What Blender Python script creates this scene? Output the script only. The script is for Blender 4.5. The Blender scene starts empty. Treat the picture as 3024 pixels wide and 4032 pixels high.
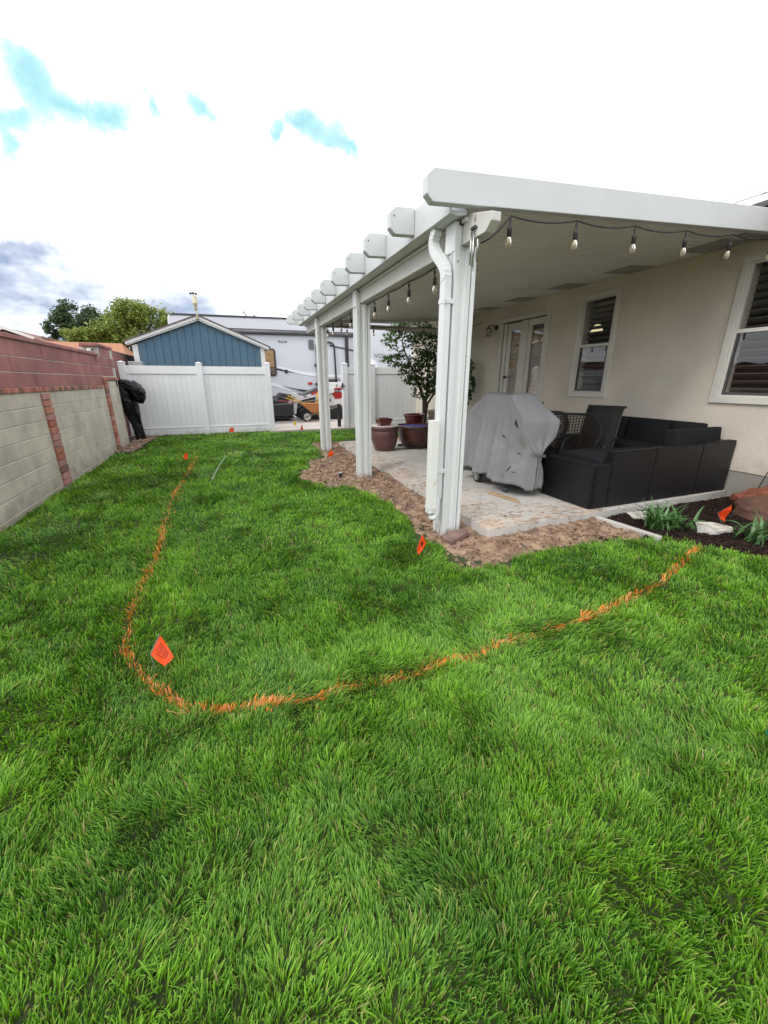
import bpy, bmesh, math, random
import numpy as np
from mathutils import Vector, Matrix, Euler
random.seed(7); RNG = np.random.default_rng(7)
S = bpy.context.scene; COL = S.collection
PI = math.pi; R = math.radians

# ---------------------------------------------------------------- camera
cd = bpy.data.cameras.new('camera'); cam = bpy.data.objects.new('camera', cd); COL.objects.link(cam)
cd.sensor_fit = 'HORIZONTAL'; cd.sensor_width = 36; cd.lens = 1550/3024*36; cd.clip_start = .05; cd.clip_end = 900
cam.location = (0, 0, 1.42); cam.rotation_euler = (R(90-18.413), 0, R(-21.15)); S.camera = cam
# ---------------------------------------------------------------- view, world, sun
S.view_settings.view_transform = 'Standard'; S.view_settings.look = 'None'
S.view_settings.exposure = 0.32; S.view_settings.gamma = 1; S.view_settings.use_curve_mapping = False
S.cycles.max_bounces = 7; S.cycles.transparent_max_bounces = 12; S.cycles.caustics_reflective = False; S.cycles.caustics_refractive = False
SKYW = 1.6
W = bpy.data.worlds.new('World'); S.world = W; W.use_nodes = True
nt = W.node_tree; nt.nodes.clear()
def nd(t, **k):
    n = nt.nodes.new(t)
    for a, v in k.items(): setattr(n, a, v)
    return n
def mth(op, a, b=None, c=None, clamp=False):
    n = nt.nodes.new('ShaderNodeMath'); n.operation = op; n.use_clamp = clamp
    for i, v in enumerate((a, b, c)):
        if v is None: continue
        if isinstance(v, (int, float)): n.inputs[i].default_value = v
        else: nt.links.new(v, n.inputs[i])
    return n.outputs[0]
out = nd('ShaderNodeOutputWorld'); bg = nd('ShaderNodeBackground'); nt.links.new(bg.outputs[0], out.inputs[0])
SUN_EL, SUN_AZ = 44, 248      # azimuth clockwise from +Y
sky = nd('ShaderNodeTexSky'); sky.sky_type = 'NISHITA'; sky.sun_disc = False
sky.sun_elevation = R(SUN_EL); sky.sun_rotation = R(SUN_AZ)
tc = nd('ShaderNodeTexCoord'); sp = nd('ShaderNodeSeparateXYZ'); nt.links.new(tc.outputs['Generated'], sp.inputs[0])
az = mth('MULTIPLY', mth('ARCTAN2', sp.outputs[0], sp.outputs[1]), 180/PI)
el = mth('MULTIPLY', mth('ARCSINE', sp.outputs[2]), 180/PI)
def noise(scale, detail, rough=.55, vec=None, zs=1.0):
    m = nd('ShaderNodeMapping'); nt.links.new(tc.outputs['Generated'], m.inputs[0]); m.inputs['Scale'].default_value = (1, 1, zs)
    n = nd('ShaderNodeTexNoise'); n.inputs['Scale'].default_value = scale; n.inputs['Detail'].default_value = detail
    n.inputs['Roughness'].default_value = rough; nt.links.new(m.outputs[0], n.inputs[0]); return n
nw = noise(15, 8, .66); nws = nd('ShaderNodeSeparateColor'); nt.links.new(nw.outputs['Color'], nws.inputs[0])
azw = mth('ADD', az, mth('MULTIPLY', mth('SUBTRACT', nws.outputs[0], .5), 6.5)); elw = mth('ADD', el, mth('MULTIPLY', mth('SUBTRACT', nws.outputs[1], .5), 4.5))
def blobs(lst):
    tot = None
    for a0, e0, ra, re, rot in lst:
        dx = mth('SUBTRACT', azw, a0); dy = mth('SUBTRACT', elw, e0); c, s = math.cos(R(rot)), math.sin(R(rot))
        u = mth('DIVIDE', mth('ADD', mth('MULTIPLY', dx, c), mth('MULTIPLY', dy, s)), ra)
        v = mth('DIVIDE', mth('ADD', mth('MULTIPLY', dx, -s), mth('MULTIPLY', dy, c)), re)
        d = mth('ADD', mth('MULTIPLY', u, u), mth('MULTIPLY', v, v))
        m = mth('MULTIPLY', mth('SUBTRACT', 1.65, d), .55, clamp=True)
        tot = m if tot is None else mth('SUBTRACT', mth('ADD', tot, m), mth('MULTIPLY', tot, m))
    return tot
gap = blobs([(-14.2, 24.9, 1.7, 1.6, -40), (-11.8, 23.6, 2.6, 1.1, 0), (-8.2, 24.0, 2.6, .95, 4), (-15.9, 22.1, 2.3, .9, 15), (-16.8, 20.2, .8, 1.2, 0), (-3.4, 25.2, .5, .8, 0), (1.2, 25.5, 1.9, .75, -24), (14.0, 25.6, 2.4, 1.2, -18), (16.6, 24.4, 1.6, .8, -20), (11.8, 26.1, 1.2, .9, 0), (9.3, 25.1, 1.2, .5, 40),
             (-62, 30, 3, 1.2, 0), (-58, 28.8, 2.4, .9, 20), (100, 34, 3, 1.3, -20), (150, 30, 3, 1.2, 0), (-140, 36, 4, 1.3, 20)])
gap = mth('MULTIPLY', mth('POWER', mth('MULTIPLY', gap, mth('ADD', .5, mth('MULTIPLY', nws.outputs[2], .9)), clamp=True), .40), .94)
dark = blobs([(-18, 9.2, 9, 3.4, -4), (-19, 5.5, 12, 2.2, 0), (-16, 11.4, 5, 1.2, 5), (-4, 7.6, 9, 2.6, -12), (-9.5, 7.4, 6, 2.2, 0), (-40, 8, 14, 4, 0), (-75, 9, 16, 4, 0), (-120, 8, 20, 4, 0), (160, 9, 30, 4, 0), (75, 7, 14, 3, 0)])
streak = noise(7, 8, .58, zs=2.3)
dk = mth('MULTIPLY', dark, mth('MULTIPLY', mth('SUBTRACT', streak.outputs[0], .30), 4.0, clamp=True), clamp=True)
def mixc(f, a, b):
    n = nd('ShaderNodeMix', data_type='RGBA'); nt.links.new(f, n.inputs[0])
    for i, v in ((6, a), (7, b)):
        if isinstance(v, tuple): n.inputs[i].default_value = (*v, 1)
        else: nt.links.new(v, n.inputs[i])
    return n.outputs[2]
nis = nd('ShaderNodeVectorMath', operation='SCALE'); nt.links.new(sky.outputs[0], nis.inputs[0]); nis.inputs['Scale'].default_value = .1
gapc = nd('ShaderNodeVectorMath', operation='ADD'); nt.links.new(nis.outputs[0], gapc.inputs[0]); gapc.inputs[1].default_value = (.12, .40, .34)
cl_n = noise(4, 4); clw = mixc(mth('MULTIPLY', mth('SUBTRACT', cl_n.outputs[0], .35), 2.5, clamp=True), (SKYW*.86, SKYW*.9, SKYW*.95), (SKYW*1.1, SKYW*1.1, SKYW*1.1))
c1 = mixc(gap, clw, gapc.outputs[0])
c2 = mixc(mth('MULTIPLY', mth('POWER', dk, .6), .94), c1, (.20, .28, .45))
hor = mth('MULTIPLY', mth('SUBTRACT', 0.0, el), .5, clamp=True)
c3 = mixc(hor, c2, (.25, .27, .25)); nt.links.new(c3, bg.inputs[0]); bg.inputs[1].default_value = 1.0
sl = bpy.data.lights.new('sun', 'SUN'); so = bpy.data.objects.new('sun', sl); COL.objects.link(so)
sl.energy = 1.2; sl.angle = R(22); sl.color = (1, .96, .9)
dv = Vector((math.sin(R(SUN_AZ))*math.cos(R(SUN_EL)), math.cos(R(SUN_AZ))*math.cos(R(SUN_EL)), math.sin(R(SUN_EL))))
so.rotation_euler = dv.to_track_quat('Z', 'Y').to_euler()

# ---------------------------------------------------------------- noise in numpy
def _h(ix, iy, s):
    n = (ix.astype(np.int64)*374761393 + iy.astype(np.int64)*668265263 + s*1442695041) & 0xffffffff
    n = ((n ^ (n >> 13))*1274126177) & 0xffffffff
    return ((n ^ (n >> 16)) & 0xffff)/65535.0
def vn(x, y, s=0):
    x = np.asarray(x, float); y = np.asarray(y, float)
    ix = np.floor(x); iy = np.floor(y); fx = x-ix; fy = y-iy; fx = fx*fx*(3-2*fx); fy = fy*fy*(3-2*fy)
    a, b, c, d = _h(ix, iy, s), _h(ix+1, iy, s), _h(ix, iy+1, s), _h(ix+1, iy+1, s)
    return (a*(1-fx)+b*fx)*(1-fy)+(c*(1-fx)+d*fx)*fy
def fbm(x, y, s=0, o=4, g=.5):
    t = 0; a = 1; n = 0
    for i in range(o): t = t+a*vn(np.asarray(x)*2**i+i*17.3, np.asarray(y)*2**i+i*9.1, s+i); n += a; a *= g
    return t/n
# ---------------------------------------------------------------- materials
MC = {}
def M(name, col, rough=.6, var=.12, vs=3.0, bump=.15, bs=60.0, metal=0.0, col2=None, c2=.5, rnd=0.0, spec=.5, trans=0.0, stretch=None, coat=0.0, bdist=.004):
    if name in MC: return MC[name]
    m = bpy.data.materials.new(name); m.use_nodes = True; t = m.node_tree; N = t.nodes; Lk = t.links.new
    b = N['Principled BSDF']; g = N.new('ShaderNodeNewGeometry'); mp = N.new('ShaderNodeMapping'); Lk(g.outputs['Position'], mp.inputs[0])
    if stretch: mp.inputs['Scale'].default_value = stretch
    n1 = N.new('ShaderNodeTexNoise'); n1.inputs['Scale'].default_value = vs; n1.inputs['Detail'].default_value = 6; Lk(mp.outputs[0], n1.inputs[0])
    r = N.new('ShaderNodeValToRGB'); Lk(n1.outputs[0], r.inputs[0])
    r.color_ramp.elements[0].position = .32; r.color_ramp.elements[1].position = .68
    if col2 is None: A = [c*(1-var) for c in col]; B = [min(1, c*(1+var)) for c in col]
    else: A = col; B = col2; r.color_ramp.elements[0].position = c2-.14; r.color_ramp.elements[1].position = c2+.14
    r.color_ramp.elements[0].color = (*A, 1); r.color_ramp.elements[1].color = (*B, 1); src = r.outputs[0]
    if rnd:
        oi = N.new('ShaderNodeObjectInfo'); mr = N.new('ShaderNodeMapRange'); Lk(oi.outputs['Random'], mr.inputs[0]); mr.inputs[3].default_value = 1-rnd; mr.inputs[4].default_value = 1+rnd
        vm = N.new('ShaderNodeVectorMath'); vm.operation = 'SCALE'; Lk(src, vm.inputs[0]); Lk(mr.outputs[0], vm.inputs['Scale']); src = vm.outputs[0]
    Lk(src, b.inputs['Base Color'])
    b.inputs['Roughness'].default_value = rough; b.inputs['Metallic'].default_value = metal; b.inputs['Specular IOR Level'].default_value = spec
    if coat: b.inputs['Coat Weight'].default_value = coat
    if trans: b.inputs['Transmission Weight'].default_value = trans
    if bump:
        n2 = N.new('ShaderNodeTexNoise'); n2.inputs['Scale'].default_value = bs; n2.inputs['Detail'].default_value = 4; Lk(mp.outputs[0], n2.inputs[0])
        bp = N.new('ShaderNodeBump'); bp.inputs['Strength'].default_value = bump; bp.inputs['Distance'].default_value = bdist; Lk(n2.outputs[0], bp.inputs['Height']); Lk(bp.outputs[0], b.inputs['Normal'])
    MC[name] = m; return m
def leafmat(name, attr='Col', rough=.42, tr=.35, spec=.35):
    m = bpy.data.materials.new(name); m.use_nodes = True; t = m.node_tree; N = t.nodes; b = N['Principled BSDF']; o = N['Material Output']
    a = N.new('ShaderNodeAttribute'); a.attribute_name = attr; t.links.new(a.outputs[0], b.inputs['Base Color'])
    b.inputs['Roughness'].default_value = rough; b.inputs['Specular IOR Level'].default_value = spec
    tl = N.new('ShaderNodeBsdfTranslucent'); t.links.new(a.outputs[0], tl.inputs[0])
    mx = N.new('ShaderNodeMixShader'); mx.inputs[0].default_value = tr; t.links.new(b.outputs[0], mx.inputs[1]); t.links.new(tl.outputs[0], mx.inputs[2]); t.links.new(mx.outputs[0], o.inputs[0])
    return m
def glassmat(name, tint=(.9, .93, .92), rough=.01, bumpd=0, ior=1.75):
    m = bpy.data.materials.new(name); m.use_nodes = True; t = m.node_tree; N = t.nodes; N.remove(N['Principled BSDF']); o = N['Material Output']
    tr = N.new('ShaderNodeBsdfTransparent'); tr.inputs[0].default_value = (*tint, 1); gl = N.new('ShaderNodeBsdfGlossy'); gl.inputs['Roughness'].default_value = rough
    fr = N.new('ShaderNodeFresnel'); ge = N.new('ShaderNodeNewGeometry'); mi = N.new('ShaderNodeMapRange'); t.links.new(ge.outputs['Backfacing'], mi.inputs[0]); mi.inputs[3].default_value = ior; mi.inputs[4].default_value = 1/ior; t.links.new(mi.outputs[0], fr.inputs[0]); mx = N.new('ShaderNodeMixShader')
    if bumpd:
        g = N.new('ShaderNodeNewGeometry'); n2 = N.new('ShaderNodeTexNoise'); n2.inputs['Scale'].default_value = 2.2; t.links.new(g.outputs['Position'], n2.inputs[0])
        bp = N.new('ShaderNodeBump'); bp.inputs['Distance'].default_value = bumpd; t.links.new(n2.outputs[0], bp.inputs['Height']); t.links.new(bp.outputs[0], gl.inputs['Normal'])
    t.links.new(fr.outputs[0], mx.inputs[0]); t.links.new(tr.outputs[0], mx.inputs[1]); t.links.new(gl.outputs[0], mx.inputs[2]); t.links.new(mx.outputs[0], o.inputs[0])
    return m
WHITE = M('white_paint', (.66, .66, .65), .42, .035, 1.3, .05, 30, rnd=.015)
WPOST = M('white_aluminium', (.66, .68, .67), .42, .03, 2, .02, 40)
GREYBEAM = M('white_beam_paint', (.58, .595, .60), .45, .04, 2, .03, 50)
CEIL = M('ceiling_aluminium', (.78, .77, .74), .4, .06, 1.5, .03, 60)
VINYL = M('white_vinyl', (.73, .735, .75), .45, .035, 1.5, .03, 40, rnd=.02)
BLOCK = M('tan_concrete_block', (.45, .405, .335), .92, .17, 2.6, .9, 60, rnd=.05, bdist=.006)
RBLOCK = M('red_concrete_block', (.27, .115, .105), .9, .24, 2.6, .9, 60, rnd=.06, bdist=.006)
MORT = M('mortar', (.44, .41, .36), .95, .1, 6, .5, 90)
CONC = M('concrete', (.47, .45, .41), .9, .13, 1.6, .35, 70)
DRIVE = M('driveway_concrete', (.50, .445, .40), .9, .08, .8, .3, 60)
STUC = M('stucco', (.68, .61, .515), .95, .12, .9, .9, 50, bdist=.008)
STUC2 = M('neighbour_stucco', (.55, .45, .33), .95, .06, 1, .3, 30)
FOUND = M('foundation', (.27, .25, .215), .9, .14, 2, .4, 60)
TRIM = M('window_trim', (.66, .64, .58), .5, .04, 3, .05, 50)
BLACKM = M('black_metal', (.014, .014, .015), .55, .2, 5, .05, 60)
RUB = M('black_rubber', (.016, .016, .017), .6, .2, 8, .1, 60)
DKPL = M('dark_plastic', (.035, .035, .037), .5, .2, 8, .1, 60)
WICK = None
def brickm(name, cs):
    m = M(name, cs[0], .9, .18, 7, .6, 110, rnd=.14, bdist=.004)
    return m
BR = [brickm('red_brick', [(.33, .105, .07)]), brickm('orange_brick', [(.37, .15, .10)]), brickm('brown_brick', [(.17, .085, .065)]), brickm('pink_brick', [(.36, .17, .14)])]
def splash(m, col, z0, hgt, amt, sc=6.0, thr=.45):      # dried mud splashed up from the ground
    t = m.node_tree; N = t.nodes; L = t.links.new; b = N['Principled BSDF']; src = b.inputs['Base Color'].links[0].from_socket
    g = N.new('ShaderNodeNewGeometry'); s = N.new('ShaderNodeSeparateXYZ'); L(g.outputs[0], s.inputs[0]); n = N.new('ShaderNodeTexNoise'); n.inputs['Scale'].default_value = sc; n.inputs['Detail'].default_value = 7; n.inputs['Roughness'].default_value = .65; L(g.outputs[0], n.inputs[0])
    r = N.new('ShaderNodeMapRange'); L(s.outputs[2], r.inputs[0]); r.inputs[1].default_value = z0; r.inputs[2].default_value = z0+hgt; r.inputs[3].default_value = .30; r.inputs[4].default_value = -.12
    a = N.new('ShaderNodeMath'); a.operation = 'ADD'; L(n.outputs[0], a.inputs[0]); L(r.outputs[0], a.inputs[1]); q = N.new('ShaderNodeMapRange'); L(a.outputs[0], q.inputs[0]); q.inputs[1].default_value = thr+.08; q.inputs[2].default_value = thr+.32; q.inputs[4].default_value = amt
    mx = N.new('ShaderNodeMix'); mx.data_type = 'RGBA'; L(q.outputs[0], mx.inputs[0]); L(src, mx.inputs[6]); mx.inputs[7].default_value = (*col, 1); L(mx.outputs[2], b.inputs['Base Color'])
splash(WPOST, (.30, .215, .15), -.06, .16, .8, 14); splash(VINYL, (.36, .33, .28), -.02, .22, .45, 7); splash(BLOCK, (.24, .20, .155), 0, .30, .55, 5)
splash(STUC, (.40, .34, .27), .3, .35, .35, 5)
# ---------------------------------------------------------------- mesh builder
class MB:
    def __init__(s): s.v = []; s.f = []
    def add(s, vs, fs):
        n = len(s.v); s.v += [tuple(v) for v in vs]; s.f += [tuple(i+n for i in f) for f in fs]; return s
    def box(s, x0, x1, y0, y1, z0, z1):
        return s.add([(x0, y0, z0), (x1, y0, z0), (x1, y1, z0), (x0, y1, z0), (x0, y0, z1), (x1, y0, z1), (x1, y1, z1), (x0, y1, z1)],
                     [(3, 2, 1, 0), (4, 5, 6, 7), (0, 1, 5, 4), (1, 2, 6, 5), (2, 3, 7, 6), (3, 0, 4, 7)])
    def obox(s, c, size, rot=(0, 0, 0)):
        e = Euler(rot).to_matrix(); h = [k/2 for k in size]
        vs = [Vector(c)+e @ Vector((sx*h[0], sy*h[1], sz*h[2])) for sz in (-1, 1) for sx, sy in ((-1, -1), (1, -1), (1, 1), (-1, 1))]
        return s.add(vs, [(3, 2, 1, 0), (4, 5, 6, 7), (0, 1, 5, 4), (1, 2, 6, 5), (2, 3, 7, 6), (3, 0, 4, 7)])
    def prism(s, poly, axis, a, b):
        def P(u, v, w): return {'x': (w, u, v), 'y': (u, w, v), 'z': (u, v, w)}[axis]
        n = len(poly); ar = sum(poly[i][0]*poly[(i+1) % n][1]-poly[(i+1) % n][0]*poly[i][1] for i in range(n))
        flip = (ar < 0) ^ (axis == 'y') ^ (b < a)
        vs = [P(u, v, a) for u, v in poly]+[P(u, v, b) for u, v in poly]
        fs = [tuple(range(n))[::-1], tuple(range(n, 2*n))]+[(i, (i+1) % n, n+(i+1) % n, n+i) for i in range(n)]
        if flip: fs = [f[::-1] for f in fs]
        return s.add(vs, fs)
    def tube(s, pts, r, n=8, caps=True):
        pts = [Vector(p) for p in pts]; rs = r if isinstance(r, (list, tuple)) else [r]*len(pts); vs = []; up = None
        for i, p in enumerate(pts):
            d = (pts[min(i+1, len(pts)-1)]-pts[max(i-1, 0)]).normalized()
            if up is None: up = Vector((0, 0, 1)) if abs(d.z) < .9 else Vector((1, 0, 0))
            a = d.cross(up)
            if a.length < 1e-4: a = d.orthogonal()
            a.normalize(); b = a.cross(d); up = b
            vs += [p+(a*math.cos(2*PI*k/n)+b*math.sin(2*PI*k/n))*rs[i] for k in range(n)]
        fs = [(i*n+k, i*n+(k+1) % n, (i+1)*n+(k+1) % n, (i+1)*n+k) for i in range(len(pts)-1) for k in range(n)]
        if caps: fs += [tuple(range(n))[::-1], tuple(range((len(pts)-1)*n, len(pts)*n))]
        return s.add(vs, fs)
    def lathe(s, prof, c=(0, 0, 0), n=24, cap=True, axis='z'):
        vs = []
        for r, z in prof:
            for k in range(n):
                a = 2*PI*k/n; q = (r*math.cos(a), r*math.sin(a), z)
                if axis == 'x': q = (q[2], q[0], q[1])
                if axis == 'y': q = (q[1], q[2], q[0])
                vs.append((c[0]+q[0], c[1]+q[1], c[2]+q[2]))
        fs = [(i*n+k, i*n+(k+1) % n, (i+1)*n+(k+1) % n, (i+1)*n+k) for i in range(len(prof)-1) for k in range(n)]
        if cap: fs += [tuple(range(n))[::-1], tuple(range((len(prof)-1)*n, len(prof)*n))]
        return s.add(vs, fs)
    def grid(s, P, closeu=False):          # P[i][j] points
        nu, nv = len(P), len(P[0]); vs = [p for row in P for p in row]
        fs = [(i*nv+j, ((i+1) % nu)*nv+j, ((i+1) % nu)*nv+j+1, i*nv+j+1) for i in range(nu if closeu else nu-1) for j in range(nv-1)]
        return s.add(vs, fs)
OFF = {}
def mesh_of(name, mb, mat, off=(0, 0, 0), smooth=False, fixn=False):
    me = bpy.data.meshes.new(name); me.from_pydata([(x-off[0], y-off[1], z-off[2]) for x, y, z in mb.v], [], mb.f)
    if fixn:
        bm = bmesh.new(); bm.from_mesh(me); bmesh.ops.recalc_face_normals(bm, faces=bm.faces); bm.to_mesh(me); bm.free()
    if mat: me.materials.append(mat)
    if smooth: me.polygons.foreach_set('use_smooth', [True]*len(me.polygons))
    me.update(); return me
def fin(o, bev=0, smooth=False):
    if bev:
        b = o.modifiers.new('bevel', 'BEVEL'); b.width = bev; b.segments = 2; b.limit_method = 'ANGLE'; b.angle_limit = R(35)
    if smooth == 'auto':
        w = o.modifiers.new('wn', 'WEIGHTED_NORMAL')
    return o
def thing(name, loc, label=None, cat=None, group=None, kind=None, rz=0):
    o = bpy.data.objects.new(name, None); COL.objects.link(o); o.location = loc; o.rotation_euler = (0, 0, rz); o.empty_display_size = .1
    if label: o['label'] = label
    if cat: o['category'] = cat
    if group: o['group'] = group
    if kind: o['kind'] = kind
    OFF[o.name] = tuple(loc); return o
def part(parent, name, mb, mat, bev=0, smooth=False, label=None, kind=None, fixn=False, local=False):
    off = (0, 0, 0) if local else OFF[parent.name]
    o = bpy.data.objects.new(name, mesh_of(name, mb, mat, off, smooth, fixn)); COL.objects.link(o); o.parent = parent; OFF[o.name] = off
    if label: o['label'] = label
    if kind: o['kind'] = kind
    return fin(o, bev)
def single(name, mb, mat, loc, label=None, cat=None, group=None, kind=None, bev=0, smooth=False, fixn=False):
    o = bpy.data.objects.new(name, mesh_of(name, mb, mat, loc, smooth, fixn)); COL.objects.link(o); o.location = loc; OFF[o.name] = tuple(loc)
    for k, v in (('label', label), ('category', cat), ('group', group), ('kind', kind)):
        if v: o[k] = v
    return fin(o, bev)
def piece(parent, name, me, loc, rot=(0, 0, 0), sc=(1, 1, 1), mat=None, bev=0):
    o = bpy.data.objects.new(name, me); COL.objects.link(o); o.parent = parent; f = OFF[parent.name]
    o.location = [loc[i]-f[i] for i in range(3)]; o.rotation_euler = rot; o.scale = sc
    if mat: o.material_slots[0].link = 'OBJECT'; o.material_slots[0].material = mat
    return fin(o, bev)
def copy_tree(o, loc=None, rz=None, label=None, parent=None):
    c = o.copy(); COL.objects.link(c); c.parent = parent; OFF[c.name] = OFF.get(o.name, (0, 0, 0))
    if loc is not None: c.location = loc
    if rz is not None: c.rotation_euler.z = rz
    if label: c['label'] = label
    for ch in list(o.children): copy_tree(ch, parent=c)
    return c
def np_mesh(name, V, F, mat, attr=None, loc=(0, 0, 0), smooth=False):
    V = np.asarray(V, np.float32)-np.asarray(loc, np.float32); F = np.asarray(F, np.int32); k = F.shape[1]
    me = bpy.data.meshes.new(name); me.vertices.add(len(V)); me.vertices.foreach_set('co', V.ravel())
    me.loops.add(F.size); me.loops.foreach_set('vertex_index', F.ravel()); me.polygons.add(len(F))
    me.polygons.foreach_set('loop_start', np.arange(len(F), dtype=np.int32)*k)
    if smooth: me.polygons.foreach_set('use_smooth', np.ones(len(F), bool))
    if attr is not None:
        a = me.color_attributes.new('Col', 'FLOAT_COLOR', 'POINT'); c = np.ones((len(V), 4), np.float32); c[:, :3] = attr; a.data.foreach_set('color', c.ravel())
    me.materials.append(mat); me.update(calc_edges=True); me.validate(); return me
def np_obj(name, V, F, mat, attr=None, loc=(0, 0, 0), parent=None, smooth=False, **tags):
    if parent is not None: me = np_mesh(name, V, F, mat, attr, OFF[parent.name], smooth)
    else: me = np_mesh(name, V, F, mat, attr, loc, smooth)
    o = bpy.data.objects.new(name, me); COL.objects.link(o)
    if parent is not None: o.parent = parent; OFF[o.name] = OFF[parent.name]
    else: o.location = loc; OFF[o.name] = tuple(loc)
    for k, v in tags.items(): o[k] = v
    return o

# ================================================================ regions of the yard
BARE = [(2.6, 9.6), (2.39, 9.75), (2.05, 9.65), (1.84, 9.78), (1.75, 8.86), (1.72, 8.1), (1.67, 7.69), (1.3, 7.5), (1.24, 6.86), (.95, 6.55), (.97, 6.02), (1.05, 5.69), (1.26, 5.38),
        (1.5, 5.36), (1.66, 4.9), (1.74, 4.4), (1.7, 3.8), (1.57, 3.18), (1.6, 2.82), (1.61, 2.54), (1.63, 2.44), (1.85, 2.36), (2.03, 2.38), (2.29, 2.44), (2.65, 2.46), (3.02, 2.45), (3.34, 2.46), (3.61, 2.41)]
MULCH_EDGE = [(3.61, 2.41), (3.86, 2.24), (3.94, 2.12), (4.04, 1.93), (4.19, 1.69), (4.3, 1.2), (4.35, .5), (4.4, -1.5)]
NOGRASS = BARE+MULCH_EDGE[1:]+[(7, -1.5), (7, 12.4), (2.75, 12.4)][:2]+[(6, 10.3), (2.9, 10.0)]
def inpoly(x, y, poly):
    c = np.zeros(len(x), bool); n = len(poly)
    for i in range(n):
        x0, y0 = poly[i]; x1, y1 = poly[(i+1) % n]
        if y0 == y1: continue
        c ^= ((y0 > y) != (y1 > y)) & (x < (x1-x0)*(y-y0)/(y1-y0)+x0)
    return c
def distline(x, y, pts, closed=False):
    d = np.full(len(x), 9e9); nx = np.zeros(len(x)); ny = np.zeros(len(x)); P = list(pts)+([pts[0]] if closed else [])
    for (x0, y0), (x1, y1) in zip(P[:-1], P[1:]):
        dx, dy = x1-x0, y1-y0; t = np.clip(((x-x0)*dx+(y-y0)*dy)/(dx*dx+dy*dy+1e-12), 0, 1)
        ex, ey = x0+t*dx-x, y0+t*dy-y; q = np.hypot(ex, ey); m = q < d; d[m] = q[m]; nx[m] = ex[m]; ny[m] = ey[m]
    return d, nx/(d+1e-6), ny/(d+1e-6)
def soil_z(x, y):
    return -.04+.03*(fbm(x*.8, y*.8, 5)-.5)+.02*(fbm(x*3, y*3, 8)-.5)
DIRTIN = [(2.6, 9.3), (2.0, 9.2), (1.95, 8.5), (1.85, 7.6), (1.45, 7.3), (1.15, 6.3), (1.3, 5.6), (1.7, 5.5), (1.85, 4.9), (1.9, 3.8), (1.72, 3.1), (1.76, 2.6), (2.0, 2.5), (3.5, 2.6), (3.6, 3.1), (2.5, 3.2)]
def hgrid(x0, x1, y0, y1, st, zf, keep=None):
    xs = np.arange(x0, x1+st/2, st); ys = np.arange(y0, y1+st/2, st); X, Y = np.meshgrid(xs, ys); X = X.ravel(); Y = Y.ravel(); Z = zf(X, Y)
    nx = len(xs); ny = len(ys); i, j = np.meshgrid(np.arange(nx-1), np.arange(ny-1)); a = (j*nx+i).ravel(); F = np.stack([a, a+1, a+nx+1, a+nx], 1)
    if keep is not None:
        cx = X[a]+st/2; cy = Y[a]+st/2; F = F[keep(cx, cy)]
    V = np.stack([X, Y, Z], 1); used = np.unique(F); mp = np.zeros(len(V), int); mp[used] = np.arange(len(used)); return V[used], mp[F]

# ---- ground sheet
g = MB().add([(-400, -400, -.14), (400, -400, -.14), (400, 400, -.14), (-400, 400, -.14)], [(0, 1, 2, 3)])
single('ground', g, M('dry_ground', (.16, .13, .08), .95, .25, .3, .3, 20), (0, 0, -.14), kind='structure')
V, F = hgrid(-2.3, 6.4, -2.0, 12.6, .06, soil_z, lambda x, y: ~((x > 2.5) & (y > 3.2) & (y < 9.0)) & ~((x > 1.2) & (y > 12.35)) & ~inpoly(x, y, DIRTIN))
np_obj('lawn', V, F, M('lawn_soil', (.030, .045, .010), .95, .4, 9, .5, 90), kind='structure')
# ---- bare dirt strip
def dirt_z(x, y):
    d, _, _ = distline(x, y, BARE)
    n = fbm(x*5, y*5, 21, 5, .62); n2 = fbm(x*22, y*22, 31, 3, .6); n3 = np.abs(fbm(x*9+3, y*9, 41, 4, .6)-.5)
    n4 = fbm(x*13+5, y*17, 51, 3, .6)
    z = -.035+.085*(n-.5)+.05*(n2-.5)+.05*(.12-n3)+.022*np.round((n4-.5)*5)/5
    sd, _, _ = distline(x, y, [(3.65, 3.0), (2.2, 2.95), (2.4, 9.1)])
    return z-.03*np.clip(1-d/.08, 0, 1)+.012*np.clip(1-sd/.35, 0, 1)+.004
V, F = hgrid(.85, 3.75, 2.25, 10.05, .014, dirt_z, lambda x, y: inpoly(x, y, [(p[0]-.04, p[1]-(.04 if p[1] < 3 else 0)) for p in BARE]+[(3.68, 2.38), (3.68, 3.06), (2.24, 2.99), (2.42, 9.2), (2.7, 9.9)]))
dm = M('bare_dirt', (.13, .075, .052), .95, .1, 7, .9, 150, col2=(.37, .25, .165), c2=.47, bdist=.008)
np_obj('bare_dirt', V, F, dm, kind='structure', smooth=True)
def pts_in(n, x0, x1, y0, y1, test):
    x = RNG.uniform(x0, x1, n); y = RNG.uniform(y0, y1, n); k = test(x, y); return x[k], y[k]
def clods(name, x, y, z, r, mat, flat=.6, **tags):
    base = np.array([(1, 0, 0), (-1, 0, 0), (0, 1, 0), (0, -1, 0), (0, 0, 1), (0, 0, -1)], float); fc = np.array([(0, 2, 4), (2, 1, 4), (1, 3, 4), (3, 0, 4), (2, 0, 5), (1, 2, 5), (3, 1, 5), (0, 3, 5)])
    n = len(x); V = base[None]*r[:, None, None]*RNG.uniform(.6, 1.4, (n, 6, 3)); a = RNG.uniform(0, 2*PI, n); c, s = np.cos(a), np.sin(a)
    X = V[:, :, 0]*c[:, None]-V[:, :, 1]*s[:, None]; Y = V[:, :, 0]*s[:, None]+V[:, :, 1]*c[:, None]
    V = np.stack([X+x[:, None], Y+y[:, None], V[:, :, 2]*flat+z[:, None]], 2).reshape(-1, 3); F = (fc[None]+(np.arange(n)*6)[:, None, None]).reshape(-1, 3)
    return np_obj(name, V, F, mat, **tags)
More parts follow.
